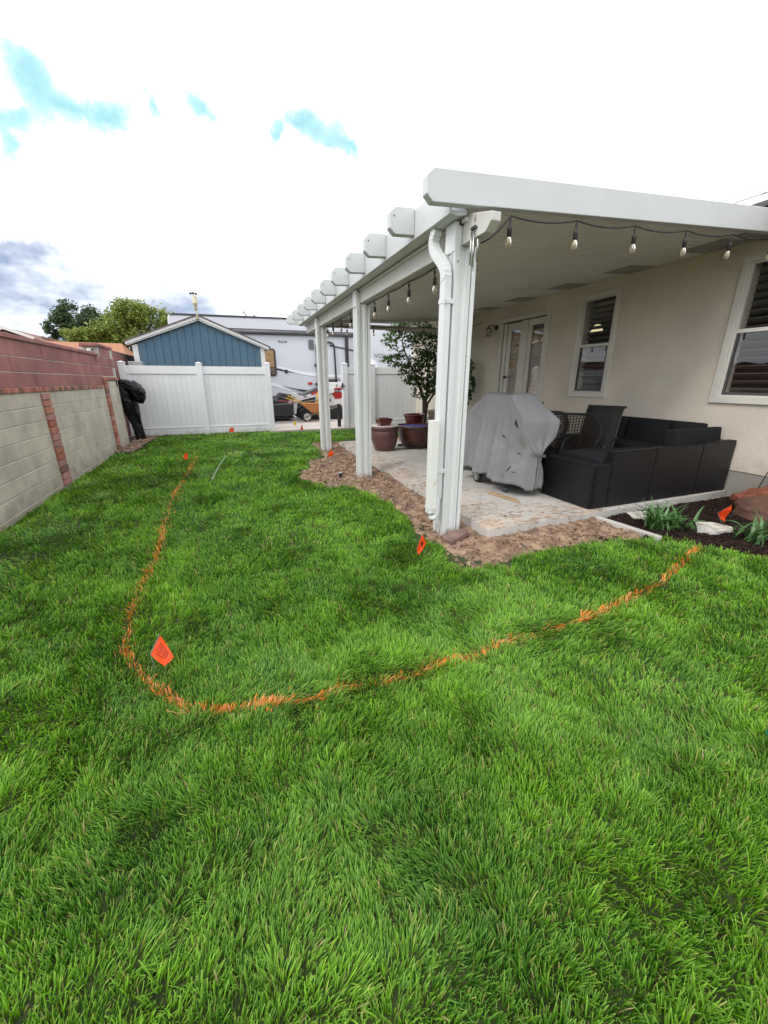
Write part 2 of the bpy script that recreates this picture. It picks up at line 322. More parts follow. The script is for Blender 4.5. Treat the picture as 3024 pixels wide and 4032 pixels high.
DP = BARE+[(3.68, 3.0), (2.2, 2.93), (2.4, 9.2)]
x, y = pts_in(26000, .9, 3.75, 2.3, 10, lambda x, y: inpoly(x, y, DP))
xs_, ys_ = pts_in(5200, 2.26, 4.6, 2.98, 8.8, lambda x, y: (np.minimum(x-2.25-.026*(y-2.95), (y-2.96)*1.1) < RNG.exponential(.22, len(x))) & (vn(x*4, y*5, 77) > .42))
clods('mud_crumbs', xs_, ys_, np.full(len(xs_), .0615), RNG.exponential(.0045, len(xs_))+.002, M('mud_crumb', (.14, .085, .06), .95, .3, 30, .3, 100, col2=(.34, .23, .165), c2=.5), flat=.35, kind='stuff', label='dried mud crumbs scattered on the concrete slab edge', category='mud')
clods('soil_crumbs', x, y, dirt_z(x, y)+.003, RNG.exponential(.006, len(x))+.003, M('soil_clod', (.09, .055, .04), .95, .3, 30, .3, 100, col2=(.36, .24, .17), c2=.5), kind='stuff', label='crumbled brown soil clods on the bare dirt strip', category='soil')
# ---- mulch bed
def mul_z(x, y): return -.03+.05*(fbm(x*4, y*4, 61, 4)-.5)+.02*(fbm(x*30, y*30, 66, 2)-.5)
MP = MULCH_EDGE+[(7, -1.5), (7, 3.02), (3.7, 3.0), (3.68, 2.42)]
V, F = hgrid(3.5, 6.7, -1.6, 3.1, .03, mul_z, lambda x, y: inpoly(x, y, MP) & (x < 6.2))
np_obj('mulch_bed', V, F, M('mulch_soil', (.022, .013, .011), .95, .4, 25, .8, 120), kind='structure')
x, y = pts_in(42000, 3.6, 6.0, .8, 3.1, lambda x, y: inpoly(x, y, MP)); n = len(x); a = RNG.uniform(0, 2*PI, n); l = RNG.uniform(.006, .02, n); w = RNG.uniform(.002, .005, n); z = mul_z(x, y)+RNG.uniform(.0, .012, n)
tz = RNG.uniform(-.006, .006, n); dx, dy = np.cos(a)*l, np.sin(a)*l; px, py_ = -np.sin(a)*w, np.cos(a)*w
V = np.stack([np.stack([x-dx-px, y-dy-py_, z-tz], 1), np.stack([x+dx-px, y+dy-py_, z+tz], 1), np.stack([x+dx+px, y+dy+py_, z+tz+.002], 1), np.stack([x-dx+px, y-dy+py_, z-tz+.003], 1)], 1).reshape(-1, 3)
c = np.repeat(np.outer(RNG.uniform(.5, 1.9, n), (.028, .015, .012)), 4, 0)
np_obj('mulch_chips', V, np.arange(4*n).reshape(-1, 4), leafmat('mulch_chip', rough=.8, tr=0, spec=.2), c, kind='stuff', label='dark brown bark mulch chips covering the bed by the house', category='mulch')
# ---- patio slab and edging
slabm = bpy.data.materials.new('slab_concrete_muddy'); MC['slab'] = slabm
def slab_material(m):
    m.use_nodes = True; t = m.node_tree; N = t.nodes; L = t.links.new; b = N['Principled BSDF']; g = N.new('ShaderNodeNewGeometry'); s = N.new('ShaderNodeSeparateXYZ'); L(g.outputs[0], s.inputs[0])
    def mm(op, a, bb, cl=False):
        n = N.new('ShaderNodeMath'); n.operation = op; n.use_clamp = cl
        for i, v in enumerate((a, bb)):
            if isinstance(v, (int, float)): n.inputs[i].default_value = v
            else: L(v, n.inputs[i])
        return n.outputs[0]
    def nz(sc, de=6, ro=.6, st=None):
        n = N.new('ShaderNodeTexNoise'); n.inputs['Scale'].default_value = sc; n.inputs['Detail'].default_value = de; n.inputs['Roughness'].default_value = ro
        mp = N.new('ShaderNodeMapping'); L(g.outputs[0], mp.inputs[0]); mp.inputs['Scale'].default_value = st or (1, 1, 1); L(mp.outputs[0], n.inputs[0]); return n.outputs[0]
    def mix(f, a, c):
        n = N.new('ShaderNodeMix'); n.data_type = 'RGBA'; L(f, n.inputs[0])
        for i, v in ((6, a), (7, c)):
            if isinstance(v, tuple): n.inputs[i].default_value = (*v, 1)
            else: L(v, n.inputs[i])
        return n.outputs[2]
    base = mix(mm('MULTIPLY', mm('SUBTRACT', nz(1.5), .35), 3, True), (.41, .395, .37), (.56, .54, .50))
    ex = mm('SUBTRACT', s.outputs[0], 2.25); ey = mm('SUBTRACT', s.outputs[1], 2.95); de = mm('MINIMUM', mm('MULTIPLY', ex, 1.0), mm('MULTIPLY', ey, 1.1))
    edge = mm('SUBTRACT', 1.0, mm('MULTIPLY', de, 1.0), True)
    edge = mm('MULTIPLY', edge, mm('MULTIPLY', mm('SUBTRACT', 3.95, s.outputs[0]), 4, True))
    topf = mm('ADD', mm('MULTIPLY', mm('SUBTRACT', s.outputs[2], .05), 120, True), .25, True)
    edge = mm('MULTIPLY', edge, topf)
    mud = mm('MULTIPLY', mm('SUBTRACT', mm('ADD', nz(8, 9, .68, (1.0, 2.0, 1)), mm('MULTIPLY', edge, .17)), .61), 14, True)
    c1 = mix(mm('MULTIPLY', mud, .9), base, (.29, .19, .135))
    film = mm('MULTIPLY', mm('MULTIPLY', mm('SUBTRACT', nz(3.2, 5), .42), 5, True), mm('MULTIPLY', edge, .8, True), True)
    c2 = mix(film, c1, (.58, .47, .37))
    dk = mm('MULTIPLY', mm('SUBTRACT', mm('ADD', nz(14, 5, .6, (1, 1.8, 1)), mm('MULTIPLY', edge, .1)), .68), 20, True)
    L(mix(mm('MULTIPLY', dk, .85), c2, (.20, .13, .09)), b.inputs['Base Color']); b.inputs['Roughness'].default_value = .85
    bp = N.new('ShaderNodeBump'); bp.inputs['Distance'].default_value = .006; bp.inputs['Strength'].default_value = .5; L(mm('ADD', nz(60, 3), mm('MULTIPLY', mud, .8)), bp.inputs['Height']); L(bp.outputs[0], b.inputs['Normal'])
slab_material(slabm)
pt = thing('patio', (2.2, 2.95, -.1), kind='structure')
def sx(y): return 2.22+.026*(y-2.95)
xc = 4.1
for y0, y1 in ((None, 4.345), (4.355, 5.835), (5.845, 7.3), (7.31, 9.1)):
    for side in (0, 1):
        a0 = 2.95 if y0 is None else y0
        if side == 0: pl = [(sx(a0), a0), (xc-.004, (2.985 if y0 is None else y0)), (xc-.004, y1), (sx(y1), y1)]
        else: pl = [(xc+.004, 2.985 if y0 is None else y0), (6.0, 3.04 if y0 is None else y0), (6.0, y1), (xc+.004, y1)]
        part(pt, 'concrete_slab', MB().prism(pl, 'z', -.1, .06), slabm, bev=.008)
single('slab_footing', MB().prism([(3.75, 3.0), (6.0, 3.03), (6.0, 3.1), (3.75, 3.1)], 'z', -.12, -.02), CONC, (2.3, 2.95, -.1), kind='structure', bev=.01)
single('edging_curb', MB().prism([(3.63, 2.97), (3.68, 2.97), (3.75, 2.30), (3.70, 2.30)], 'z', -.1, .015), CONC, (3.7, 2.6, -.1), 'narrow concrete edging strip between bare dirt and mulch', 'curb', bev=.01)

# ================================================================ lawn blades
PAINT = [(3.89, 2.07), (3.41, 1.89), (3.05, 1.76), (2.78, 1.69), (2.6, 1.67), (2.28, 1.59), (2.1, 1.58), (1.81, 1.58), (1.58, 1.55), (1.37, 1.55), (1.12, 1.49), (.94, 1.53), (.71, 1.51), (.56, 1.52), (.38, 1.55), (.26, 1.53), (.11, 1.56), (-.03, 1.6), (-.18, 1.6), (-.32, 1.66), (-.42, 1.79), (-.52, 1.92), (-.62, 2.08), (-.69, 2.25), (-.71, 2.4), (-.73, 2.64), (-.75, 2.86), (-.73, 3.18), (-.71, 3.44), (-.72, 3.92), (-.77, 4.63), (-.77, 5.49), (-.77, 6.41), (-.71, 7.46), (-.69, 8.63)]
def make_grass():
    xmn, xmx, ymn, ymx = -2.27, 6.0, -.9, 12.5; rho = 26000; n = int(rho*(xmx-xmn)*(ymx-ymn))
    x = RNG.uniform(xmn, xmx, n).astype(np.float32); y = RNG.uniform(ymn, ymx, n).astype(np.float32)
    d = np.sqrt(x*x+y*y+1.9); p = np.minimum(1, (2.05/d)**1.9)
    fx, fy = math.sin(R(21.15)), math.cos(R(21.15)); dep = x*fx+y*fy; lat = x*fy-y*fx
    invis = (np.abs(lat) > (dep*.949+.45)*1.02+.9) | (dep < .1)
    p = np.where(invis, p*.16, p); k = RNG.random(n) < p; x, y, d = x[k].astype(float), y[k].astype(float), d[k]
    jx = x+.09*(vn(x*6, y*6, 71)-.5)*1.9+.07*(vn(x*30, y*30, 72)-.5); jy = y+.09*(vn(x*6, y*6, 73)-.5)*1.9+.07*(vn(x*30, y*30, 74)-.5)
    ok = ~inpoly(jx, jy, NOGRASS) & ~((y > 12.1) & (x > 1.15)) & ~((x < -1.95+.1*vn(y*5, y, 3)) & (y > 9.7+.3*vn(x*6, y*6, 75)))
    ok &= ~((np.hypot(x-1.22, (y-10.0)*.8) < .17) )
    thin = fbm(x*1.7, y*1.7, 90, 3); ok &= RNG.random(len(x)) < np.clip((thin-.2)*6, .65, 1)
    x, y, d = x[ok], y[ok], d[ok]; n = len(x)
    de, ex, ey = distline(x, y, NOGRASS[:36])
    edge = np.clip(1-de/.16, 0, 1)
    fa = fbm(x*.55+3, y*.55, 101, 2)*4*PI+1.2; fb = fbm(x*2.6, y*2.6, 111, 3)*5*PI
    th = fa*.5+fb*.6
    cs = .085; jx_ = x+.02*(vn(x*25, y*25, 181)-.5); jy_ = y+.02*(vn(x*25, y*25, 182)-.5); gx, gy = np.floor(jx_/cs), np.floor(jy_/cs)
    bx_ = (gx+.2+.6*_h(gx, gy, 191))*cs; by_ = (gy+.2+.6*_h(gx, gy, 192))*cs; rdx, rdy = (x-bx_)/cs, (y-by_)/cs; tuft = _h(gx, gy, 193); tuft2 = _h(gx, gy, 194)
    lean = .10+.62*np.clip((fbm(x*2.2, y*2.2, 121, 3)-.33)*2.4, 0, 1)+RNG.exponential(.17, n)
    flat = fbm(x*1.15+7, y*1.15, 131, 3); lean += .45*np.clip((flat-.56)*7, 0, 1)
    hn = fbm(x*1.9, y*1.9, 141, 3); L = (.030+.029*hn)*(.75+.5*tuft2)*RNG.uniform(.6, 1.3, n)*(1+.35*edge)
    L *= np.where(RNG.random(n) < .06, 1.35, 1)
    wx, wy = np.cos(th)*lean*.8+rdx*(.35+.7*tuft)+RNG.normal(0, .27, n), np.sin(th)*lean*.8+rdy*(.35+.7*tuft)+RNG.normal(0, .27, n); wx += ex*edge*.7; wy += ey*edge*.7
    lean = np.clip(np.hypot(wx, wy), .02, 1.35); th = np.arctan2(wy, wx)
    w = RNG.uniform(.0010, .0022, n)*np.clip(d/1.9, 1, 6.0)**.85; L *= np.clip(d/5, 1, 1.18)
    bend = RNG.uniform(.15, .9, n)
    pd, _, _ = distline(x, y, PAINT); pw = .006+.012*vn(x*7, y*7, 151)+.0025*d
    pr_ = np.where(y > 2.3, .45, .6)*np.clip((vn(x*8, y*8, 152)-.02)*3.2, .22, 1)
    painted = ((pd < pw) & (RNG.random(n) < pr_)) | ((pd < pw*2.3+.008) & (RNG.random(n) < .05))
    # colours
    tone = fbm(x*1.9+11, y*1.9, 161, 4); t2 = vn(x*6, y*6, 162); r1 = RNG.random(n)
    C = np.empty((n, 3)); A = np.array((.032, .128, .008)); B = np.array((.172, .375, .012)); Cb = np.array((.135, .28, .06))
    m = np.clip(.05+1.1*(tone-.2)+.45*(r1-.5)+.3*(t2-.5)+.35*(tuft-.5), 0, 1)[:, None]; C = A*(1-m)+B*m
    mb = (np.clip((flat-.48)*4, 0, 1)*.55*RNG.random(n))[:, None]; C = C*(1-mb)+Cb*mb
    C *= RNG.uniform(.6, 1.45, n)[:, None]
    yl = RNG.random(n) < .03; C[yl] = np.array((.3, .33, .08))*RNG.uniform(.7, 1.2, (yl.sum(), 1))
    dead = RNG.random(n) < .012; C[dead] = (.32, .26, .13)
    segs = 3
    z0 = soil_z(x, y)-.004; ts = np.linspace(0, 1, segs+1)
    fa2 = th+PI/2+RNG.normal(0, .5, n); sxn, syn = np.cos(fa2), np.sin(fa2)
    P = np.stack([x, y, z0], 1); cur = P.copy(); rows = []; cols = []
    for i, t in enumerate(ts):
        ww = w*(1.0 if i < segs else .42)*(.85 if i == 0 else 1)
        s = np.stack([sxn*ww, syn*ww, np.zeros(n)], 1); rows.append(cur-s); rows.append(cur+s)
        ct = C*(.92+.22*t); root_shade = np.array((.06, .08, .02)); f = max(0, .28-t)*1.2; ct = ct*(1-f)+root_shade*f*.6  # blade foot coloured darker to paint the shade between blades
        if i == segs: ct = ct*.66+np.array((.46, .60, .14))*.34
        cols.append(ct); cols.append(ct)
        if i < segs:
            al = np.clip(lean*(.55+bend*(i+.5)/segs*1.4), 0, 1.5); st = L/segs
            cur = cur+np.stack([np.cos(th)*np.sin(al)*st, np.sin(th)*np.sin(al)*st, np.cos(al)*st], 1)
    V = np.stack(rows, 1); CC = np.stack(cols, 1)
    q = np.array([(2*i, 2*i+1, 2*i+3, 2*i+2) for i in range(segs)])
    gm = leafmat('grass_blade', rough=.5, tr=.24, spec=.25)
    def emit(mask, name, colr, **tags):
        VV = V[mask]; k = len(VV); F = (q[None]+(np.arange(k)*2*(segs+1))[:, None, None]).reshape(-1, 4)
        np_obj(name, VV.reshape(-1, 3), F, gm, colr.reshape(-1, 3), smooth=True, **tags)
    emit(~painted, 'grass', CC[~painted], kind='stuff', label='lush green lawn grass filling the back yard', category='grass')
    pc = CC[painted]; k = len(pc); oc = np.array((1.0, .27, .04))*RNG.uniform(.7, 1.2, (k, 1)); pk = RNG.random(k) < .35; oc[pk] = np.array((.95, .42, .20))*RNG.uniform(.7, 1.1, (pk.sum(), 1))
    mixf = np.clip(np.repeat(ts, 2)*1.6+.45, 0, 1)[None, :, None]*np.clip(RNG.uniform(.65, 1.5, k), 0, 1)[:, None, None]
    emit(painted, 'paint_line', pc*(1-mixf)+oc[:, None]*mixf, kind='stuff', label='orange spray painted line curving across the lawn', category='marking line')
    print('blades', n, 'painted', int(painted.sum()))
make_grass()

# ================================================================ left block wall
WX = -2.28
wall = thing('block_wall', (WX, 3, 0), 'tall tan and red block boundary wall with brick trim along the lawn', 'wall')
body = MB().box(WX-.2, WX-.003, 2.0, 11.12, -.12, 1.285).box(WX-.25, WX-.006, 2.0, 11.16, 1.285, 1.895).box(WX-.25, WX-.006, 10.02, 11.16, 1.895, 2.08)
part(wall, 'mortar', body, MORT)
part(wall, 'mortar', MB().box(WX-.02, WX-.006, 10.16, 11.1, 1.28, 1.43), MORT)
part(wall, 'footing', MB().box(WX-.1, WX+.003, 2.0, 11.12, -.12, .024), BLOCK, bev=.004)
def unit(name, sx_, sy, sz, mat, bev=.004):
    bm = bmesh.new(); bmesh.ops.create_cube(bm, size=1); bmesh.ops.scale(bm, vec=(sx_, sy, sz), verts=bm.verts)
    bmesh.ops.bevel(bm, geom=bm.edges, offset=bev, segments=1, affect='EDGES'); me = bpy.data.meshes.new(name); bm.to_mesh(me); bm.free(); me.materials.append(mat); return me
bl = unit('block', .06, .394, .168, BLOCK); rb = unit('block', .06, .394, .168, RBLOCK)
rb3 = unit('block', .06, .394, .184, RBLOCK); capm = unit('cap_block', .30, .392, .052, RBLOCK)
brk = unit('brick', .07, .086, .056, BR[0], .003); pbk = unit('brick', .07, .268, .078, BR[0], .003)
pil = [3.64, 6.83, 10.02]
def pier(y): return any(abs(y-p) < .15 for p in pil)
zs = [.03+.1785*i for i in range(7)]
for c in range(7):
    y = 2.2+(.2 if c % 2 else 0)
    while y < 11.1:
        a, b = y-.196, y+.196
        for p in pil:                                     # cut at the brick piers
            if a < p+.145 and b > p-.145:
                if (a+b)/2 < p: b = p-.147
                else: a = p+.147
        b = min(b, 11.1)
        if b-a > .05: piece(wall, 'block', bl, (WX-.028+random.uniform(-.002, .002), (a+b)/2, zs[c]+.089), sc=(1, (b-a)/.392, 1))
        y += .4
for y in (10.36, 10.76): piece(wall, 'block', bl, (WX-.028, y, 1.352), sc=(1, 1, .8))
for p in pil:
    for i in range(14 if p < 10 else 16): piece(wall, 'brick', pbk, (WX-.012+random.uniform(-.003, .003), p, .045+.0905*i), rot=(0, 0, random.uniform(-.01, .01)), mat=random.choice(BR))
y = 2.1
while y < 9.85:
    piece(wall, 'brick', brk, (WX-.016+random.uniform(-.003, .003), y, 1.314), mat=random.choice(BR)); y += .0985
y = 9.9
while y < 11.1:
    piece(wall, 'brick', brk, (WX-.014, y, 1.468), mat=random.choice(BR)); y += .0985
for c, (z, me) in enumerate(((1.43, rb), (1.608, rb), (1.793, rb3), (1.985, rb3))):
    y = 2.1+(.2 if c % 2 else 0)
    while y < 11.1:
        if not (c == 3 and y < 10.1) and not (c == 0 and y > 9.9): piece(wall, 'block', me, (WX-.03+random.uniform(-.003, .003), y if y < 10.95 else 10.99, z))
        y += .4
y = 2.1
while y < 11.1:
    piece(wall, 'cap_block', capm, (WX-.125, y, 1.918 if y < 9.9 else 2.105), rot=(random.uniform(-.004, .004), 0, 0)); y += .4
w2 = thing('red_block_wall', (-2.6, 11, 0), 'farther red block wall rising behind the left end of the white fence', 'wall')
part(w2, 'mortar', MB().box(-2.9, -2.612, 11.16, 17, -.12, 2.12), MORT)
for c in range(12):
    y = 11.38+(.2 if c % 2 else 0)
    while y < 16.9: piece(w2, 'block', rb, (-2.63, y, .05+.178*c)); y += .4
y = 11.38
while y < 17: piece(w2, 'cap_block', capm, (-2.74, y, 2.145)); y += .4
wc = thing('wall_camera', (WX-.02, 9.6, 1.98), 'small white box with dangling cable on top of the block wall', 'sensor')
part(wc, 'housing', MB().obox((WX-.04, 9.58, 1.985), (.07, .09, .05), (0, 0, .3)), WHITE, bev=.006)
part(wc, 'lens', MB().lathe([(.018, 0), (.018, .03)], (WX+.0, 9.55, 1.985), 12, axis='x'), BLACKM)
part(wc, 'cable', MB().tube([(WX+.01, 9.6, 1.97), (WX+.02, 9.62, 1.9), (WX+.015, 9.66, 1.8), (WX+.01, 9.75, 1.78)], .004, 5), BLACKM)

# ================================================================ vinyl fences
def fence_post(parent, x, y, zt=1.86, h=.075):
    p = part(parent, 'post', MB().box(x-h, x+h, y-h, y+h, -.12, zt), VINYL, bev=.006)
    part(p, 'post_cap', MB().lathe([(h*1.5, zt), (h*1.5, zt+.018), (0.002, zt+.06)], (x, y, 0), 4), VINYL)
    p.children[0].rotation_euler = (0, 0, 0); return p
def capfix(parent, x, y, zt, h):
    return MB().add([(x-h-.008, y-h-.008, zt+.001), (x+h+.008, y-h-.008, zt+.001), (x+h+.008, y+h+.008, zt+.001), (x-h-.008, y+h+.008, zt+.001), (x-h-.008, y-h-.008, zt+.022), (x+h+.008, y-h-.008, zt+.022), (x+h+.008, y+h+.008, zt+.022), (x-h-.008, y+h+.008, zt+.022), (x, y, zt+.055)],
                    [(3, 2, 1, 0), (0, 1, 5, 4), (1, 2, 6, 5), (2, 3, 7, 6), (3, 0, 4, 7), (4, 5, 8), (5, 6, 8), (6, 7, 8), (7, 4, 8)])
def fence_post(parent, x, y, zt=1.86, h=.075):
    p = part(parent, 'post', MB().box(x-h, x+h, y-h, y+h, -.12, zt), VINYL, bev=.006)
    part(p, 'post_cap', capfix(parent, x, y, zt, h), VINYL); return p
def fence_run(parent, xa, xb, y, zt=1.80, n=12):
    part(parent, 'rail', MB().box(xa, xb, y-.026, y+.026, zt-.17, zt), VINYL, bev=.004)
    part(parent, 'rail', MB().box(xa, xb, y-.034, y+.034, zt-.20, zt-.171), VINYL, bev=.003)
    part(parent, 'rail', MB().box(xa, xb, y-.026, y+.026, -.01, .17), VINYL, bev=.004)
    part(parent, 'rail', MB().box(xa, xb, y-.034, y+.034, .171, .2), VINYL, bev=.003)
    w = (xb-xa)/n; me = mesh_of('board', MB().box(-w/2+.0012, w/2-.0012, -.010, .010, .2, zt-.2), VINYL)
    bk = part(parent, 'backing_sheet', MB().box(xa, xb, y+.002, y+.010, .19, zt-.19), VINYL)
    for i in range(n): piece(parent, 'board', me, (xa+w*(i+.5), y, 0), bev=.003)
fl = thing('vinyl_fence', (-.6, 12.5, 0), 'white vinyl privacy fence in front of the blue shed', 'fence', 'white vinyl fences across the yard')
fence_post(fl, -2.40, 12.5); fence_post(fl, -.585, 12.5); pR = fence_post(fl, 1.215, 12.5, 1.88)
fence_run(fl, -2.325, -.66, 12.5, n=12); fence_run(fl, -.51, 1.14, 12.5, n=12)
for z in (1.62, .30): part(pR, 'hinge', MB().box(1.29, 1.325, 12.44, 12.49, z-.06, z+.06), BLACKM, bev=.003)
fr = thing('vinyl_fence', (4, 12.5, 0), 'white vinyl fence right of the gate opening, behind the clay pots', 'fence', 'white vinyl fences across the yard')
gp = fence_post(fr, 3.52, 12.5, 1.9, .08); fence_post(fr, 4.43, 12.5, 1.9, .08); fence_post(fr, 6.35, 12.5, 1.9, .08)
fence_run(fr, 3.6, 4.35, 12.5, 1.83, 5); fence_run(fr, 4.51, 6.27, 12.5, 1.83, 12)
part(gp, 'latch', MB().box(3.41, 3.44, 12.40, 12.45, 1.18, 1.36).box(3.36, 3.5, 12.41, 12.43, 1.25, 1.28).tube([(3.38, 12.38, 1.3), (3.46, 12.38, 1.32)], .012, 6), BLACKM, bev=.003)
single('dark_gate_post', MB().box(3.30, 3.40, 12.62, 12.72, 0, .72).box(3.32, 3.38, 12.58, 12.62, .2, .26), BLACKM, (3.35, 12.6, 0), 'short black post with fittings beside the white gate post', 'post', bev=.008)
# ---- driveway
dr = MB(); 
dw = thing('driveway', (4, 16, 0), kind='structure')
for xa, xb in ((1.17, 4.6), (4.612, 9), (9.012, 14)):
    for ya, yb in ((12.36, 15.0), (15.012, 18.5), (18.512, 24)): part(dw, 'concrete_slab', MB().box(xa, xb, ya, yb, -.12, .01), DRIVE, bev=.004)

# ================================================================ shed
BLUE = M('blue_siding', (.068, .135, .195), .65, .1, 3, .5, 40, rnd=.02, stretch=(3, 3, .4)); SHG = M('shingles', (.12, .10, .09), .95, .3, 30, .6, 60)
sh = thing('shed', (-.5, 14, 0), 'blue gabled garden shed with white trim behind the fence', 'shed')
def zroof(x): return 3.19-abs(x+.5)*.392
part(sh, 'wall', MB().box(-2.26, 1.27, 14.012, 16.5, 0, 2.42).prism([(-2.26, 2.42), (1.27, 2.42), (-.5, 3.1)], 'y', 14.012, 16.5), BLUE)
n = 16; w = 3.42/n
for i in range(n):
    a = -2.19+w*i; b = a+w-.014
    za, zb = zroof(a)-.08, zroof(b)-.08
    pl = [(a, .02), (b, .02), (b, zb)]+([(-.5, 3.105)] if a < -.5 < b else [])+[(a, za)]
    part(sh, 'siding_board', MB().prism(pl, 'y', 13.992, 14.011), BLUE, bev=.002)
part(sh, 'corner_trim', MB().prism([(-2.33, 0), (-2.19, 0), (-2.19, 2.42), (-2.33, 2.40)], 'y', 13.975, 14.1), WHITE, bev=.004)
part(sh, 'corner_trim', MB().prism([(1.20, 0), (1.33, 0), (1.33, 2.40), (1.20, 2.42)], 'y', 13.975, 14.1), WHITE, bev=.004)
part(sh, 'fascia', MB().prism([(-2.47, 2.40), (-.5, 3.155), (-.5, 3.25), (-2.47, 2.49)], 'y', 13.86, 13.885), WHITE, bev=.003)
part(sh, 'fascia', MB().prism([(1.46, 2.36), (1.46, 2.45), (-.499, 3.25), (-.499, 3.155)], 'y', 13.86, 13.885), WHITE, bev=.003)
part(sh, 'soffit_board', MB().prism([(-2.44, 2.38), (-.5, 3.11), (1.44, 2.34), (1.44, 2.40), (-.5, 3.17), (-2.44, 2.43)], 'y', 13.89, 13.99), WHITE)
part(sh, 'roof', MB().prism([(-2.52, 2.46), (-.5, 3.235), (1.51, 2.42), (1.51, 2.45), (-.5, 3.272), (-2.52, 2.49)], 'y', 13.84, 16.6), SHG)
an = thing('anemometer', (-.5, 13.85, 3.2), 'cream weather sensor with black spinning cups on the shed peak', 'weather station')
CRM = M('cream_plastic', (.50, .45, .32), .5, .08, 8, .05, 40)
part(an, 'bracket', MB().tube([(-.5, 13.85, 3.12), (-.5, 13.82, 3.16), (-.49, 13.83, 3.3), (-.5, 13.83, 3.38)], .022, 8), CRM, smooth=True)
part(an, 'rain_funnel', MB().lathe([(.03, 3.36), (.045, 3.4), (.055, 3.52), (.07, 3.54), (.07, 3.56), (.06, 3.57), (.075, 3.72), (.02, 3.76)], (-.51, 13.83, 0), 16), CRM, smooth=True)
cups = part(an, 'cup_arm', MB().tube([(-.60, 13.83, 3.80), (-.46, 13.83, 3.795)], .007, 6).tube([(-.53, 13.76, 3.80), (-.53, 13.90, 3.80)], .007, 6).tube([(-.53, 13.83, 3.75), (-.53, 13.83, 3.81)], .012, 6), BLACKM)
for q in ((-.60, 13.83), (-.46, 13.83), (-.53, 13.75)): part(cups, 'cup', MB().lathe([(.004, -.03), (.028, -.018), (.036, 0), (.028, .018), (.004, .03)], (q[0], q[1], 3.80), 10), BLACKM, smooth=True)
single('condenser_unit', MB().box(-2.34, -2.0, 13.0, 13.5, 0, 1.92), M('grey_grille', (.35, .36, .36), .5, .1, 3, .1, 40, metal=.4), (-2.2, 13.2, 0), 'grey metal cooling unit just behind the fence next to the block wall', 'cooling unit', bev=.01)

# ================================================================ RV trailer
RVW = M('rv_gelcoat', (.60, .61, .66), .3, .03, .6, .01, 20); RVB = M('rv_black', (.03, .03, .033), .4, .2, 4, .03, 40); RVD = M('rv_charcoal', (.085, .085, .095), .4, .1, 4, .03, 40); RVS = M('rv_white_stripe', (.82, .83, .86), .3, .02, 2, 0)
rv = thing('travel_trailer', (0, 18, 0), 'long pale grey camper trailer with black awning parked behind the shed', 'trailer')
rot = Matrix.Rotation(-.05, 4, 'Z')
def rvp(name, mb, mat, parent=None, **k):
    o = MB(); o.f = mb.f; o.v = [tuple(Vector((0, 18, 0))+rot @ (Vector(v)-Vector((0, 18, 0)))) for v in mb.v]; return part(parent or rv, name, o, mat, **k)
sh_ = rvp('body', MB().prism([(-1.62, 3.8), (-1.70, 3.7), (-1.78, .85), (1.6, .75), (3.1, .9), (3.35, 1.0), (9.6, 1.05), (10.4, 1.9), (10.4, 3.1), (9.6, 3.86)], 'y', 18, 20.4), RVW, bev=.05)
rvp('roof_edge', MB().prism([(-1.62, 3.76), (-1.5, 3.83), (9.55, 3.90), (9.6, 3.84), (-1.5, 3.775)], 'y', 17.975, 18.03), RVB)
rvp('underbody', MB().box(-2, 9.3, 18.15, 20.3, .55, 1.05), RVB)
aw = rvp('awning', MB().tube([(.3, 17.93, 3.27), (5.45, 17.93, 3.29)], .085, 10), RVD, smooth=True)
rvp('awning_rail', MB().box(.3, 5.5, 17.96, 17.995, 3.30, 3.39), RVB, aw); rvp('awning_arm', MB().box(5.06, 5.2, 17.90, 17.99, 1.2, 3.3), RVB, aw, bev=.01)
rvp('awning_arm', MB().tube([(4.4, 17.97, 2.86), (5.5, 17.97, 2.67)], .025, 6), RVB, aw)
def rrect(x0, x1, z0, z1, r, n=5):
    out_ = []
    for cx, cz, a0 in ((x1-r, z1-r, 0), (x0+r, z1-r, 90), (x0+r, z0+r, 180), (x1-r, z0+r, 270)):
        for k in range(n+1): a = R(a0+90*k/n); out_.append((cx+r*math.cos(a), cz+r*math.sin(a)))
    return out_
wn = rvp('window', MB().prism(rrect(1.5, 2.12, 1.62, 2.68, .1), 'y', 17.965, 17.999), RVB)
rvp('blind', MB().prism(rrect(1.55, 2.05, 1.98, 2.62, .06), 'y', 17.955, 17.964), M('woven_blind', (.34, .20, .10), .6, .35, 4, .2, 40, stretch=(.5, 1, 14)), wn)
rvp('pane', MB().prism(rrect(1.55, 2.05, 1.67, 1.96, .06), 'y', 17.955, 17.964), M('brown_pane', (.13, .08, .06), .15, .3, 3, 0), wn)
rvp('vent_window', MB().prism(rrect(3.5, 3.72, 2.68, 3.06, .05), 'y', 17.965, 17.999), M('grey_pane', (.12, .125, .13), .3, .1, 4, 0))
rvp('vent_slot', MB().prism(rrect(2.28, 2.62, 2.935, 2.985, .02), 'y', 17.97, 17.999), RVB)
rvp('vent_slot', MB().prism(rrect(2.33, 2.57, 2.948, 2.972, .01), 'y', 17.962, 17.969), RVW)
st = lambda pl, m, nm, y=17.985: rvp(nm, MB().prism(pl, 'y', y, y+.014), m)
st([(2.15, 2.0), (3.07, 1.80), (3.9, 1.70), (5.3, 1.66), (7, 1.72), (7, 1.60), (5.2, 1.56), (3.9, 1.58), (2.9, 1.72), (2.15, 1.94)], RVS, 'stripe')
st([(2.1, 1.93), (2.7, 1.80), (3.15, 1.70), (2.5, 1.80), (2.1, 1.86)], RVB, 'stripe')
